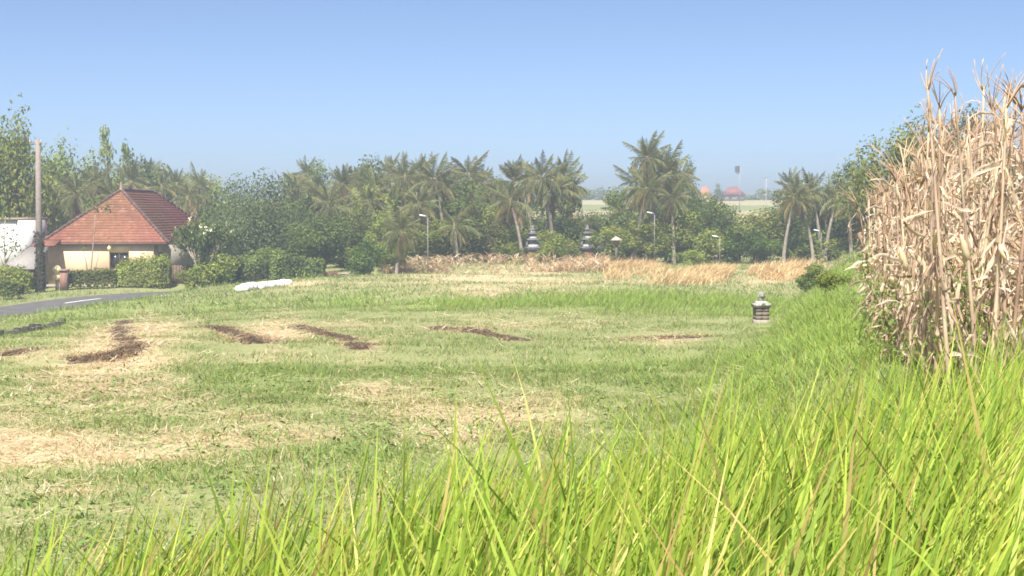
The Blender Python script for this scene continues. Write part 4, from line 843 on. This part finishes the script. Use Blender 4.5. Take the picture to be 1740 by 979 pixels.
# ------------------------------------------------------------------ broadleaf trees
for a in [
 ('spread', 8, 196, 150, 97, 'tall leafy tree at the far left edge above the white building'),
 ('round2', -60, 205, 150, 104, 'big dark tree cut off by the left edge'),
 ('lacy', 60, 240, 110, 112, 'thin-leaved tree right behind the utility pole'),
 ('spread', 120, 246, 140, 117, 'wide pale green tree rising left above the house roof'),
 ('lacy', 188, 222, 85, 114, 'tree with a lacy high tip above the house roof'),
 ('round', 235, 276, 120, 122, 'round tree behind the house ridge'),
 ('round2', 60, 300, 120, 104, 'low dark tree filling the space behind the white building'),
 ('light', 290, 286, 100, 128, 'hazy tree between the house roof and the dark trees'),
 ('dense', 398, 310, 120, 110, 'dark dense tree right behind the white-flowered tree'),
 ('dense', 450, 302, 130, 103, 'dark dense tree above the white sacks'),
 ('dense', 432, 328, 110, 97, 'lower dark tree between the two dark dense trees'),
 ('light', 335, 300, 70, 124, 'small pale tree peeking over the dark trees'),
 ('tall', 540, 276, 50, 114, 'narrow green tree tip left of the first palms'),
 ('round', 520, 330, 100, 108, 'green tree under the tan palm crowns'),
 ('round', 548, 372, 115, 93, 'mid green tree with visible forked trunk above the brick pile'),
 ('tall', 631, 268, 62, 112, 'narrow dark tree with blunt top left of the palm pair'),
 ('light', 640, 318, 110, 106, 'bright green tree below the blunt-topped tree'),
 ('round2', 590, 350, 110, 100, 'tree filling the gap behind the brick pile'),
 ('round', 800, 306, 120, 106, 'broad blue-green tree under the centre palm crown'),
 ('tall', 790, 340, 95, 100, 'dark tree with pale stem right of the young palm'),
 ('round2', 730, 330, 120, 110, 'green tree between the palm pair and the blue-green tree'),
 ('round', 860, 350, 90, 109, 'shady tree behind the slim palm left of the temple'),
 ('tall', 966, 338, 58, 103, 'dark columnar tree between the two temple shrines'),
 ('tall', 1046, 322, 62, 101, 'dark columnar tree left of the tallest palm'),
 ('round', 1012, 362, 90, 106, 'low tree behind the right temple shrine'),
 ('round2', 1158, 270, 66, 110, 'leafy tree touching the right side of the tallest palms'),
 ('round', 1190, 342, 90, 108, 'green tree right of the tallest palms'),
 ('round', 1130, 370, 90, 104, 'tree filling under the tallest palms'),
 ('bush2', 1075, 380, 80, 103, 'low leafy tree left of the tallest palm trunk'),
 ('light', 1282, 358, 105, 100, 'light green tree in the gap under the distant houses'),
 ('round', 1222, 340, 80, 103, 'dim tree behind the low street lamp'),
 ('round2', 1335, 324, 90, 106, 'dark round tree left of the right-hand palms'),
 ('dense', 1440, 278, 125, 104, 'dense dark tree left of the corn field'),
 ('round2', 1395, 300, 120, 112, 'tree behind the right-hand palms'),
 ('round', 1480, 320, 110, 98, 'dark tree half hidden by the corn edge'),
 ('spread', 1522, 208, 175, 78, 'large grey-green tree standing behind the corn'),
 ('round', 1632, 192, 150, 84, 'tall tree showing through the top of the corn'),
 ('spread', -325, 184, 335, 57, 'roadside tree just outside the left edge, shading the road'),
 ('round2', 500, 300, 130, 122, 'hazy tree behind the tan-fronded palms'), ('round', 600, 292, 120, 124, 'far tree behind the stiff upright palm'),
 ('light', 690, 298, 140, 120, 'pale tree behind the tall centre-left palm pair'), ('round2', 765, 298, 120, 122, 'far tree left of the star-shaped palm'),
 ('round', 850, 306, 110, 122, 'far tree left of the slim upright palm'), ('tall', 905, 338, 70, 116, 'tree behind the dark-trunked palm'),
 ('round2', 940, 352, 90, 118, 'tree behind the left temple shrine'), ('light', 745, 372, 110, 99, 'bright leafy tree behind the young palm'),
 ('round', 1100, 318, 100, 116, 'tree deep behind the tallest palm'), ('light', 660, 362, 90, 98, 'yellow-green tree left of the young palm'),
 ('light', 1165, 352, 90, 101, 'sunlit tree right of the tallest palm trunk'), ('dense', 1360, 330, 110, 118, 'dark tree behind the pale-trunked palms'), ('round', 1420, 350, 100, 104, 'tree between the right-hand palm trunks'),
 ('dense', 480, 345, 110, 98, 'dark tree at the right end of the dark group'), ('light', 880, 385, 90, 103, 'olive tree left of the left temple shrine'), ('light', 940, 392, 70, 101, 'leafy tree in front of the columnar tree'),
 ('light', 1180, 332, 100, 112, 'yellow-green tree behind the sunlit tree near the gap'), ('light', 1045, 385, 100, 99, 'olive tree behind the little post shrine'), ('round2', 1385, 372, 90, 108, 'shady tree low between the pale palm trunks'),
 ('light', 560, 322, 100, 115, 'pale green tree between the tan palms and the stiff palm'), ('light', 830, 352, 90, 101, 'grey-green tree right of the dark stemmed tree'), ('light', 1100, 372, 90, 99, 'leafy tree hiding the foot of the tallest palm'),
 ('light', 365, 300, 95, 126, 'pale tree filling the gap right of the house roof'),
 ('round2', 1740, 250, 200, 90, 'tree hidden behind the corn at the right edge')]:
    tree(*a)
# shrubs along the foot of the trees
for i, a in enumerate([
 ('bright', 620, 408, 75, 90, 'bright green bush right of the brick pile'), ('bush', 660, 430, 60, 93, 'small bush at the foot of the young palm'),
 ('bush2', 500, 435, 70, 91, 'bush with pale flowers right of the dark hedge'), ('bright', 760, 402, 80, 101, 'bush behind the dry corn, left of centre'),
 ('bush', 820, 395, 90, 103, 'dark bush under the blue-green tree'), ('bush', 860, 412, 70, 100, 'olive bush left of the temple'),
 ('bush', 950, 405, 70, 98, 'bush between the temple shrines'), ('bush2', 1020, 412, 60, 103, 'bush behind the stone statue'),
 ('bright', 1085, 402, 90, 101, 'bright bush left of the tallest palm foot'), ('bush', 1150, 385, 95, 102, 'bush right of the tallest palm foot'),
 ('bush', 1200, 392, 85, 100, 'grey-green bush left of the low street lamp'), ('bright', 1250, 390, 85, 99, 'dark bush at the foot of the gap'),
 ('bright', 1295, 400, 80, 98, 'light green bush under the light green tree'), ('bush', 1340, 405, 70, 100, 'bush left of the pale palm trunks'),
 ('bush', 1390, 392, 90, 102, 'bush behind the pale palm trunks'), ('bush', 1435, 405, 80, 99, 'bush at the far end of the grassy bank'),
 ('bush2', 700, 405, 80, 104, 'dark bush behind the young palm'), ('bush2', 450, 420, 90, 95, 'dark bush behind the dark hedge'),
 ('bush2', 590, 425, 60, 96, 'dark bush behind the brick pile'), ('bush2', 905, 400, 70, 107, 'dark bush behind the left temple shrine'),
 ('bush', 1170, 425, 60, 97, 'low bush at the edge of the tan grass')]):
    tree(*a, name='shrub', cat='shrub', group='shrubs at the foot of the trees')
tree('bush', 925, 425, 48, 97, 'leafy shrub half hiding the left temple shrine', 'shrub', 'shrub')
tree('bush2', 975, 418, 44, 97, 'leafy shrub left of the right temple shrine', 'shrub', 'shrub')
tree('bush', 330, 452, 60, 85.0, 'low green bush left of the white-flowered tree trunk', 'shrub', 'shrub')
tree('bush', 372, 432, 75, 85.4, 'green bush right under the white-flowered tree', 'shrub', 'shrub')
tree('bush2', 1383, 448, 62, ground(1383, 494).y, 'dark leafy shrub on the grassy bank, upper of two', 'shrub', 'shrub', dz=0)
tree('bush', 1414, 462, 66, ground(1414, 500).y, 'green leafy shrub on the grassy bank, lower of two', 'shrub', 'shrub', dz=0)

# ------------------------------------------------------------------ palms
for a in [
 (95, 348, 104, 'drooping palm left of the house roof', 1.1, 'droop'), (168, 318, 106, 'palm whose fronds rise behind the left roof slope', 1.0, 'mid'),
 (222, 312, 112, 'palm directly above the roof finial', .9, 'mid'), (300, 318, 116, 'left palm of two above the right end of the roof', .9, 'mid'), (337, 320, 118, 'right palm of two above the right end of the roof', .9, 'mid'),
 (255, 300, 126, 'hazy palm far behind the house ridge', .85, 'mid'), (130, 335, 102, 'pale green palm behind the left hip of the roof', 1.0, 'droop'),
 (505, 322, 110, 'tan-fronded palm at the left of the palm row', .9, 'droop'), (548, 330, 108, 'palm with browned fronds beside the narrow green tree', .9, 'droop'), (582, 316, 106, 'palm with dark trunk and stiff upright fronds', .95, 'erect'),
 (688, 306, 104, 'left palm of the tall centre-left pair', 1.1, 'mid'), (738, 312, 103, 'right palm of the tall centre-left pair', 1.05, 'mid'), (640, 325, 108, 'palm half hidden left of the tall pair', .9, 'mid'),
 (682, 398, 90, 'young low palm with long spreading fronds at the field edge', 1.15, 'mid'), (797, 304, 108, 'palm with star-shaped crown above the blue-green tree', .95, 'mid'), (772, 388, 97, 'low palm behind the dry corn', .8, 'mid'),
 (873, 312, 103, 'slim palm with narrow upright crown left of the temple', .95, 'erect'), (852, 338, 106, 'shorter palm hugging the slim upright palm', .8, 'droop'),
 (921, 308, 101, 'palm with dark trunk standing over the left shrine', 1.05, 'droop'), (958, 306, 105, 'palm with fronds reaching right over the temple', 1.0, 'mid'), (985, 392, 104, 'low palm between the temple shrines', .8, 'mid'),
 (1100, 272, 100, 'tallest palm of the row with a spire-like crown', 1.05, 'erect'), (1130, 306, 102, 'broad palm right below the tallest palm', 1.1, 'mid'), (1082, 316, 104, 'lower palm left of the tallest palm', .95, 'droop'), (1152, 318, 106, 'palm with fronds reaching right of the tallest palms', .9, 'mid'),
 (520, 300, 118, 'hazy palm tip left of the narrow green tree', .85, 'mid'), (560, 352, 101, 'drooping palm below the browned palms', .85, 'droop'), (610, 312, 114, 'palm between the stiff palm and the blunt-topped tree', .85, 'mid'), (625, 345, 102, 'yellowing palm left of the young palm', .9, 'droop'),
 (660, 296, 114, 'palm rising left behind the tall pair', .85, 'erect'), (714, 300, 110, 'palm between the two of the tall pair', .9, 'mid'), (712, 352, 99, 'lower palm in front of the tall pair', .9, 'droop'), (760, 328, 106, 'palm hanging right of the tall pair', .9, 'droop'),
 (822, 316, 112, 'palm right below the star-shaped crown', .85, 'mid'), (805, 352, 101, 'palm in front of the blue-green tree', .8, 'droop'), (868, 346, 100, 'lower palm in front of the slim upright palm', .85, 'droop'), (893, 318, 108, 'palm between the slim palm and the dark-trunked palm', .85, 'erect'),
 (940, 330, 103, 'palm hanging between the two temple palms', .95, 'droop'), (972, 322, 106, 'right-leaning palm over the temple', .85, 'droop'), (1112, 296, 104, 'palm close behind the spire-like crown', 1.0, 'erect'), (1098, 326, 99, 'brown-skirted palm below the spire-like crown', .95, 'droop'), (1142, 340, 100, 'lower palm right of the tallest palm', .9, 'droop'),
 (1365, 352, 99, 'short palm between the pale trunks', .8, 'droop'), (1400, 348, 103, 'palm behind the yellow dead frond', .85, 'mid'), (1455, 322, 106, 'palm tip just left of the corn', .85, 'mid'), (1340, 318, 112, 'far palm at the right side of the gap', .75, 'erect'), (190, 338, 103, 'palm peeking over the left roof slope', .85, 'droop'), (275, 322, 114, 'palm peeking over the roof ridge', .8, 'droop'), (320, 340, 112, 'palm low behind the right end of the roof', .8, 'mid'),
 (1048, 360, 103, 'stiff palm in the columnar tree', .7, 'erect'), (830, 400, 100, 'low palm right of the dark stemmed tree', .75, 'mid'),
 (1350, 340, 98, 'left palm with pale trunk near the corn', .85, 'mid'), (1380, 330, 101, 'middle palm with pale trunk near the corn', .9, 'mid'), (1422, 338, 100, 'right palm with yellow dead frond near the corn', .9, 'droop'), (1440, 352, 97, 'palm at the corn edge with leaning trunk', .8, 'mid'), (1215, 372, 104, 'low palm left of the gap', .7, 'droop')]:
    palm(*a[:4], s=a[4]*random.uniform(.62, .80), style=a[5], lean=random.uniform(-22, 22), nf=random.randint(30, 36) if a[4] > .8 else 22)

# ------------------------------------------------------------------ dry corn stubble and tan grass at the far side
def zone(poly_px, n):
    P = []
    while len(P) < n:
        a = random.random(); x0, x1, d0, d1 = poly_px[random.randrange(len(poly_px))]; d = random.uniform(d0, d1); px = random.uniform(x0, x1); P.append(((px-870)/FPX*d, d))
    P = np.array(P); return np.c_[P, terrain(P[:, 0], P[:, 1])]
q = MB(); P = zone([(690, 1035, 86, 98), (650, 760, 84, 94), (780, 1030, 84, 92)], 2600); n = len(P); CT = pick([(.46, .30, .17), (.55, .38, .23), (.36, .22, .13), (.62, .46, .30)], n)
blades(q, P, RNG.uniform(.25, .95, n), RNG.uniform(.03, .055, n), RNG.uniform(0, .35, n), RNG.uniform(0, 6.28, n), RNG.uniform(0, .2, n), CT, CT, 2)
k = RNG.integers(0, n, 7000); Q = P[k]+np.c_[RNG.normal(0, .05, (7000, 2)), RNG.uniform(.05, .55, 7000)]; C2 = pick(TAN+[(.50, .32, .20)], 7000)
blades(q, Q, RNG.uniform(.25, .6, 7000), RNG.uniform(.04, .08, 7000), RNG.uniform(.5, 1.2, 7000), RNG.uniform(0, 6.28, 7000), RNG.uniform(.3, 1.6, 7000), C2, C2*.9, 3)
tag(q.build('dry_corn_stubble', 'drybatch'), 'low broken dry corn stalks in front of the temple and palms', 'dry corn', kind='stuff')
q = MB(); P = np.concatenate([zone([(1025, 1150, 74, 92), (1100, 1230, 66, 84), (1150, 1240, 70, 82), (1030, 1110, 84, 95)], 10000), zone([(1270, 1390, 78, 92), (1290, 1370, 73, 88)], 5200)]); n = len(P)
cz = N_mid(P[:, 0]*1.1, P[:, 1]*.5); P = P[cz > -.75+.5*RNG.random(n)]; n = len(P); clump = np.clip(.72+.42*N_mid(P[:, 0]*1.1, P[:, 1]*.5), .15, 1.5); CT = pick([(.56, .40, .21), (.64, .48, .27), (.48, .33, .16), (.56, .47, .28)], n)
blades(q, P, RNG.uniform(.25, .85, n)*clump, RNG.uniform(.02, .045, n), RNG.uniform(.1, .8, n), RNG.normal(0, 1.1, n), RNG.uniform(.1, 1.0, n), CT*.9, CT*1.1, 3)
tag(q.build('tall_dry_grass', 'drybatch'), 'tall golden dry grass swept sideways at the far side of the field', 'dry grass', kind='stuff')
# lush taller grass: strip across the middle of the field and on the bank
q = MB(); n = 100000; y = RNG.uniform(36, 82, n); x = RNG.uniform(-.2, 1, n)*(.27*y); a = m_lush(x, y); k = (RNG.random(n) < a*.8) & (a > .25) & (np.hypot((x-SH.x)/1.1, (y-SH.y+2.2)/3.2) > 1) & (x < corn_edge(y)+3); x, y = x[k], y[k]; n = len(x)
CT = pick(LUSHC+[(.26, .30, .07)], n); blades(q, np.stack([x, y, terrain(x, y)], 1), RNG.uniform(.12, .36, n), RNG.uniform(.012, .024, n), RNG.uniform(.1, .5, n), RNG.normal(0, 1., n), RNG.uniform(.1, .8, n), CT*.85, CT*1.1, 2)
n = 42000; y = 7+RNG.random(n)**.8*40; x = corn_edge(y)+RNG.uniform(-1.7, .5, n); CT = pick(LUSHC+GREEN+[(.33, .36, .10)], n)*1.1
blades(q, np.stack([x, y, terrain(x, y)], 1), RNG.uniform(.05, .18, n), RNG.uniform(.006, .011, n)*np.clip(y/12, 1, 1.9), RNG.uniform(.1, .6, n), RNG.normal(0, 1.4, n), RNG.uniform(.1, .8, n), CT*.85, CT*1.1, 3)
tag(q.build('lush_grass', 'grass'), 'taller lush green grass across mid field and on the bank by the corn', 'grass', kind='stuff')
# broad-leaved weeds in the near field
q = MB(); W_ = [(random.uniform(-.36, .12)*y_, y_) for y_ in [random.uniform(9, 24) for _ in range(170)]]+[(ground(px, py).x, ground(px, py).y) for px, py in ((640, 800), (610, 820), (660, 780), (560, 790), (330, 700), (430, 655), (480, 650), (240, 665), (700, 650), (590, 770))]
for x_, y_ in W_:
    nn = random.randint(25, 60); r_ = random.uniform(.10, .32); u = RNG.normal(0, 1, (nn, 3)); P = np.c_[x_+u[:, 0]*r_*.7, y_+u[:, 1]*r_*.7, tz(x_, y_)+np.abs(u[:, 2])*r_*.55]
    leaf_quads(q, P, u*[.6, .6, .3]+[0, -.2, .9], RNG.uniform(.03, .085, nn), pick([(.17, .24, .08), (.21, .29, .09), (.14, .20, .07)], nn), .4)
tag(q.build('field_weeds', 'grass'), 'small leafy green weeds scattered through the near field', 'weeds', kind='stuff')
# green creepers climbing in the corn
for px, d, zt_, label in ((1492, 15.2, 1.15, 'green creeper climbing the left edge of the dry corn'), (1610, 10.9, .95, 'green creeper low in the middle of the dry corn'), (1515, 13.6, .9, 'green creeper at the foot of the dry corn edge'), (1625, 11.6, 1.25, 'green creeper reaching up between the corn stalks')):
    p = on(px, d); o = thing('creeper', label, 'creeper', p); q = MB(); st_ = MB()
    for i in range(4):
        h = np.linspace(0, zt_*random.uniform(.7, 1), 9); P = np.c_[.12*np.sin(h*5+i*2)+random.gauss(0, .12), .12*np.cos(h*4+i)+random.gauss(0, .1)*np.ones(9), h]; st_.tube(P, .005, 4, (.16, .2, .06)); nn = 60; k = RNG.integers(0, 9, nn)
        leaf_quads(q, P[k]+RNG.normal(0, .06, (nn, 3)), RNG.normal(0, .6, (nn, 3))+[-.3, -.8, .5], RNG.uniform(.025, .065, nn), pick([(.22, .28, .08), (.27, .32, .10), (.17, .23, .07)], nn), .7)
    st_.build('stem', 'leaf', o); q.build('leaves', 'leaf', o)

# ------------------------------------------------------------------ far hill: houses, flag pole, wood
def far_house(px, eave_y, top_y, wpx, d, label, rcol, wcol):
    p = on(px, d); o = thing('hill_house', label, 'house', p); e = at(px, eave_y, d).z-p.z; t_ = at(px, top_y, d).z-p.z; w_ = wpx*d/FPX/2
    q = MB(); q.box((0, w_, e/2), (w_*1.7, w_*1.7, e), wcol); q.build('wall', 'plaster', o)
    q = MB(); r_ = w_*.35; q.add([(-w_, 0, e), (w_, 0, e), (w_, 2*w_, e), (-w_, 2*w_, e), (-r_, w_, t_), (r_, w_, t_)], [(0, 1, 5, 4), (1, 2, 5), (2, 3, 4, 5), (3, 0, 4), (3, 2, 1, 0)], rcol); q.build('roof', 'tile', o)
    for sx in (-.4, .4): q = MB(); q.box((sx*w_, w_*.15-.02, e*.5), (w_*.3, .05, e*.35), (.06, .06, .06)); q.build('window', 'glass', o)
far_house(1198, 331, 317, 22, 330, 'small hilltop house with bright orange roof', (.50, .20, .125), (.5, .42, .34))
far_house(1248, 331, 317, 38, 322, 'hilltop house with dark red hipped roof right of the orange one', (.25, .105, .095), (.30, .27, .24))
p = on(1256, 240); o = thing('flag_pole', 'tall thin pole flying a tattered dark flag above the hill', 'flag', p); H = at(1256, 282, 240).z-p.z
q = MB(); q.tube([(0, 0, -.2), (0, 0, H*.6), (.05, 0, H)], [.06, .05, .03], 6, (.35, .35, .34)); q.build('pole', 'wood', o)
q = MB(); xs = np.linspace(0, -.85, 7); zs = np.array([0, -.5, -1.0, -1.35])
V = [(x_*(1 if j < 3 else .55), .12*math.sin(x_*5+j), H+z_+.08*x_+(random.uniform(-.12, .3) if j == 3 else 0)) for j, z_ in enumerate(zs) for x_ in xs]; q.add(V, [(j*7+i, j*7+i+1, (j+1)*7+i+1, (j+1)*7+i) for j in range(3) for i in range(6) if not (j == 2 and i in (1, 4))], (.10, .10, .12)); q.build('flag', 'cloth', o)
p = on(1301, 240); o = thing('vane_mast', 'thin far mast with a small slanted bird-shaped vane on top, right of the flag', 'mast', p); H = at(1301, 302, 240).z-p.z
q = MB(); q.tube([(0, 0, -.2), (0, 0, H*.6), (0, 0, H)], [.05, .04, .03], 6, (.55, .56, .57)); q.build('pole', 'metal', o); q = MB(); q.box((0, 0, 0), (.75, .25, .12), (.22, .23, .25)); q.build('lamp_head', 'metal', o, loc=(0, 0, H+.05), rot=(0, -.35, 0))  # the slanted box is the bird-shaped vane, not a light
fw_ = MB()
for px in np.arange(940, 1480, 9.):
    d = random.uniform(335, 400); zb = tz((px-870)/FPX*d, d); top = at(px, random.uniform(318, 332)-(4 if 985 < px < 1050 else 0), d).z; h = max(1.2, top-zb); nn = 130; u = RNG.normal(0, 1, (nn, 3)); u /= np.linalg.norm(u, axis=1)[:, None]
    P = np.array([(px-870)/FPX*d, d, zb+h*.5])+u*np.array([random.uniform(1., 1.9), 1.4, h*.5])*RNG.uniform(.6, 1.05, (nn, 1)); leaf_quads(fw_, P, u+[0, 0, .4], RNG.uniform(.4, .9, nn), pick(G1+G2, nn), .7)
tag(fw_.build('distant_wood', 'leaf'), 'distant trees along the top of the hill', 'wood', kind='stuff')
tree('tall', 1219, 312, 12, 325, 'small dark pointed tree between the two hilltop houses', group=None)

# ------------------------------------------------------------------ haze
hz = MB(); hz.box((0, 250, 2.5), (1760, 640, 15), (1, 1, 1)); t, N, L = nodes('haze'); om = N('ShaderNodeOutputMaterial'); pv = N('ShaderNodeVolumePrincipled')
pv.inputs['Color'].default_value = (*HAZE_COL, 1); pv.inputs['Density'].default_value = HAZE_DENSITY; pv.inputs['Anisotropy'].default_value = 0.25; L(pv.outputs[0], om.inputs['Volume'])
tag(hz.build('haze', 'haze'), 'thin pale haze hanging over the whole field', 'haze', kind='stuff')
print('TRIS', sum(len(m.loops)-2*len(m.polygons) for m in bpy.data.meshes))
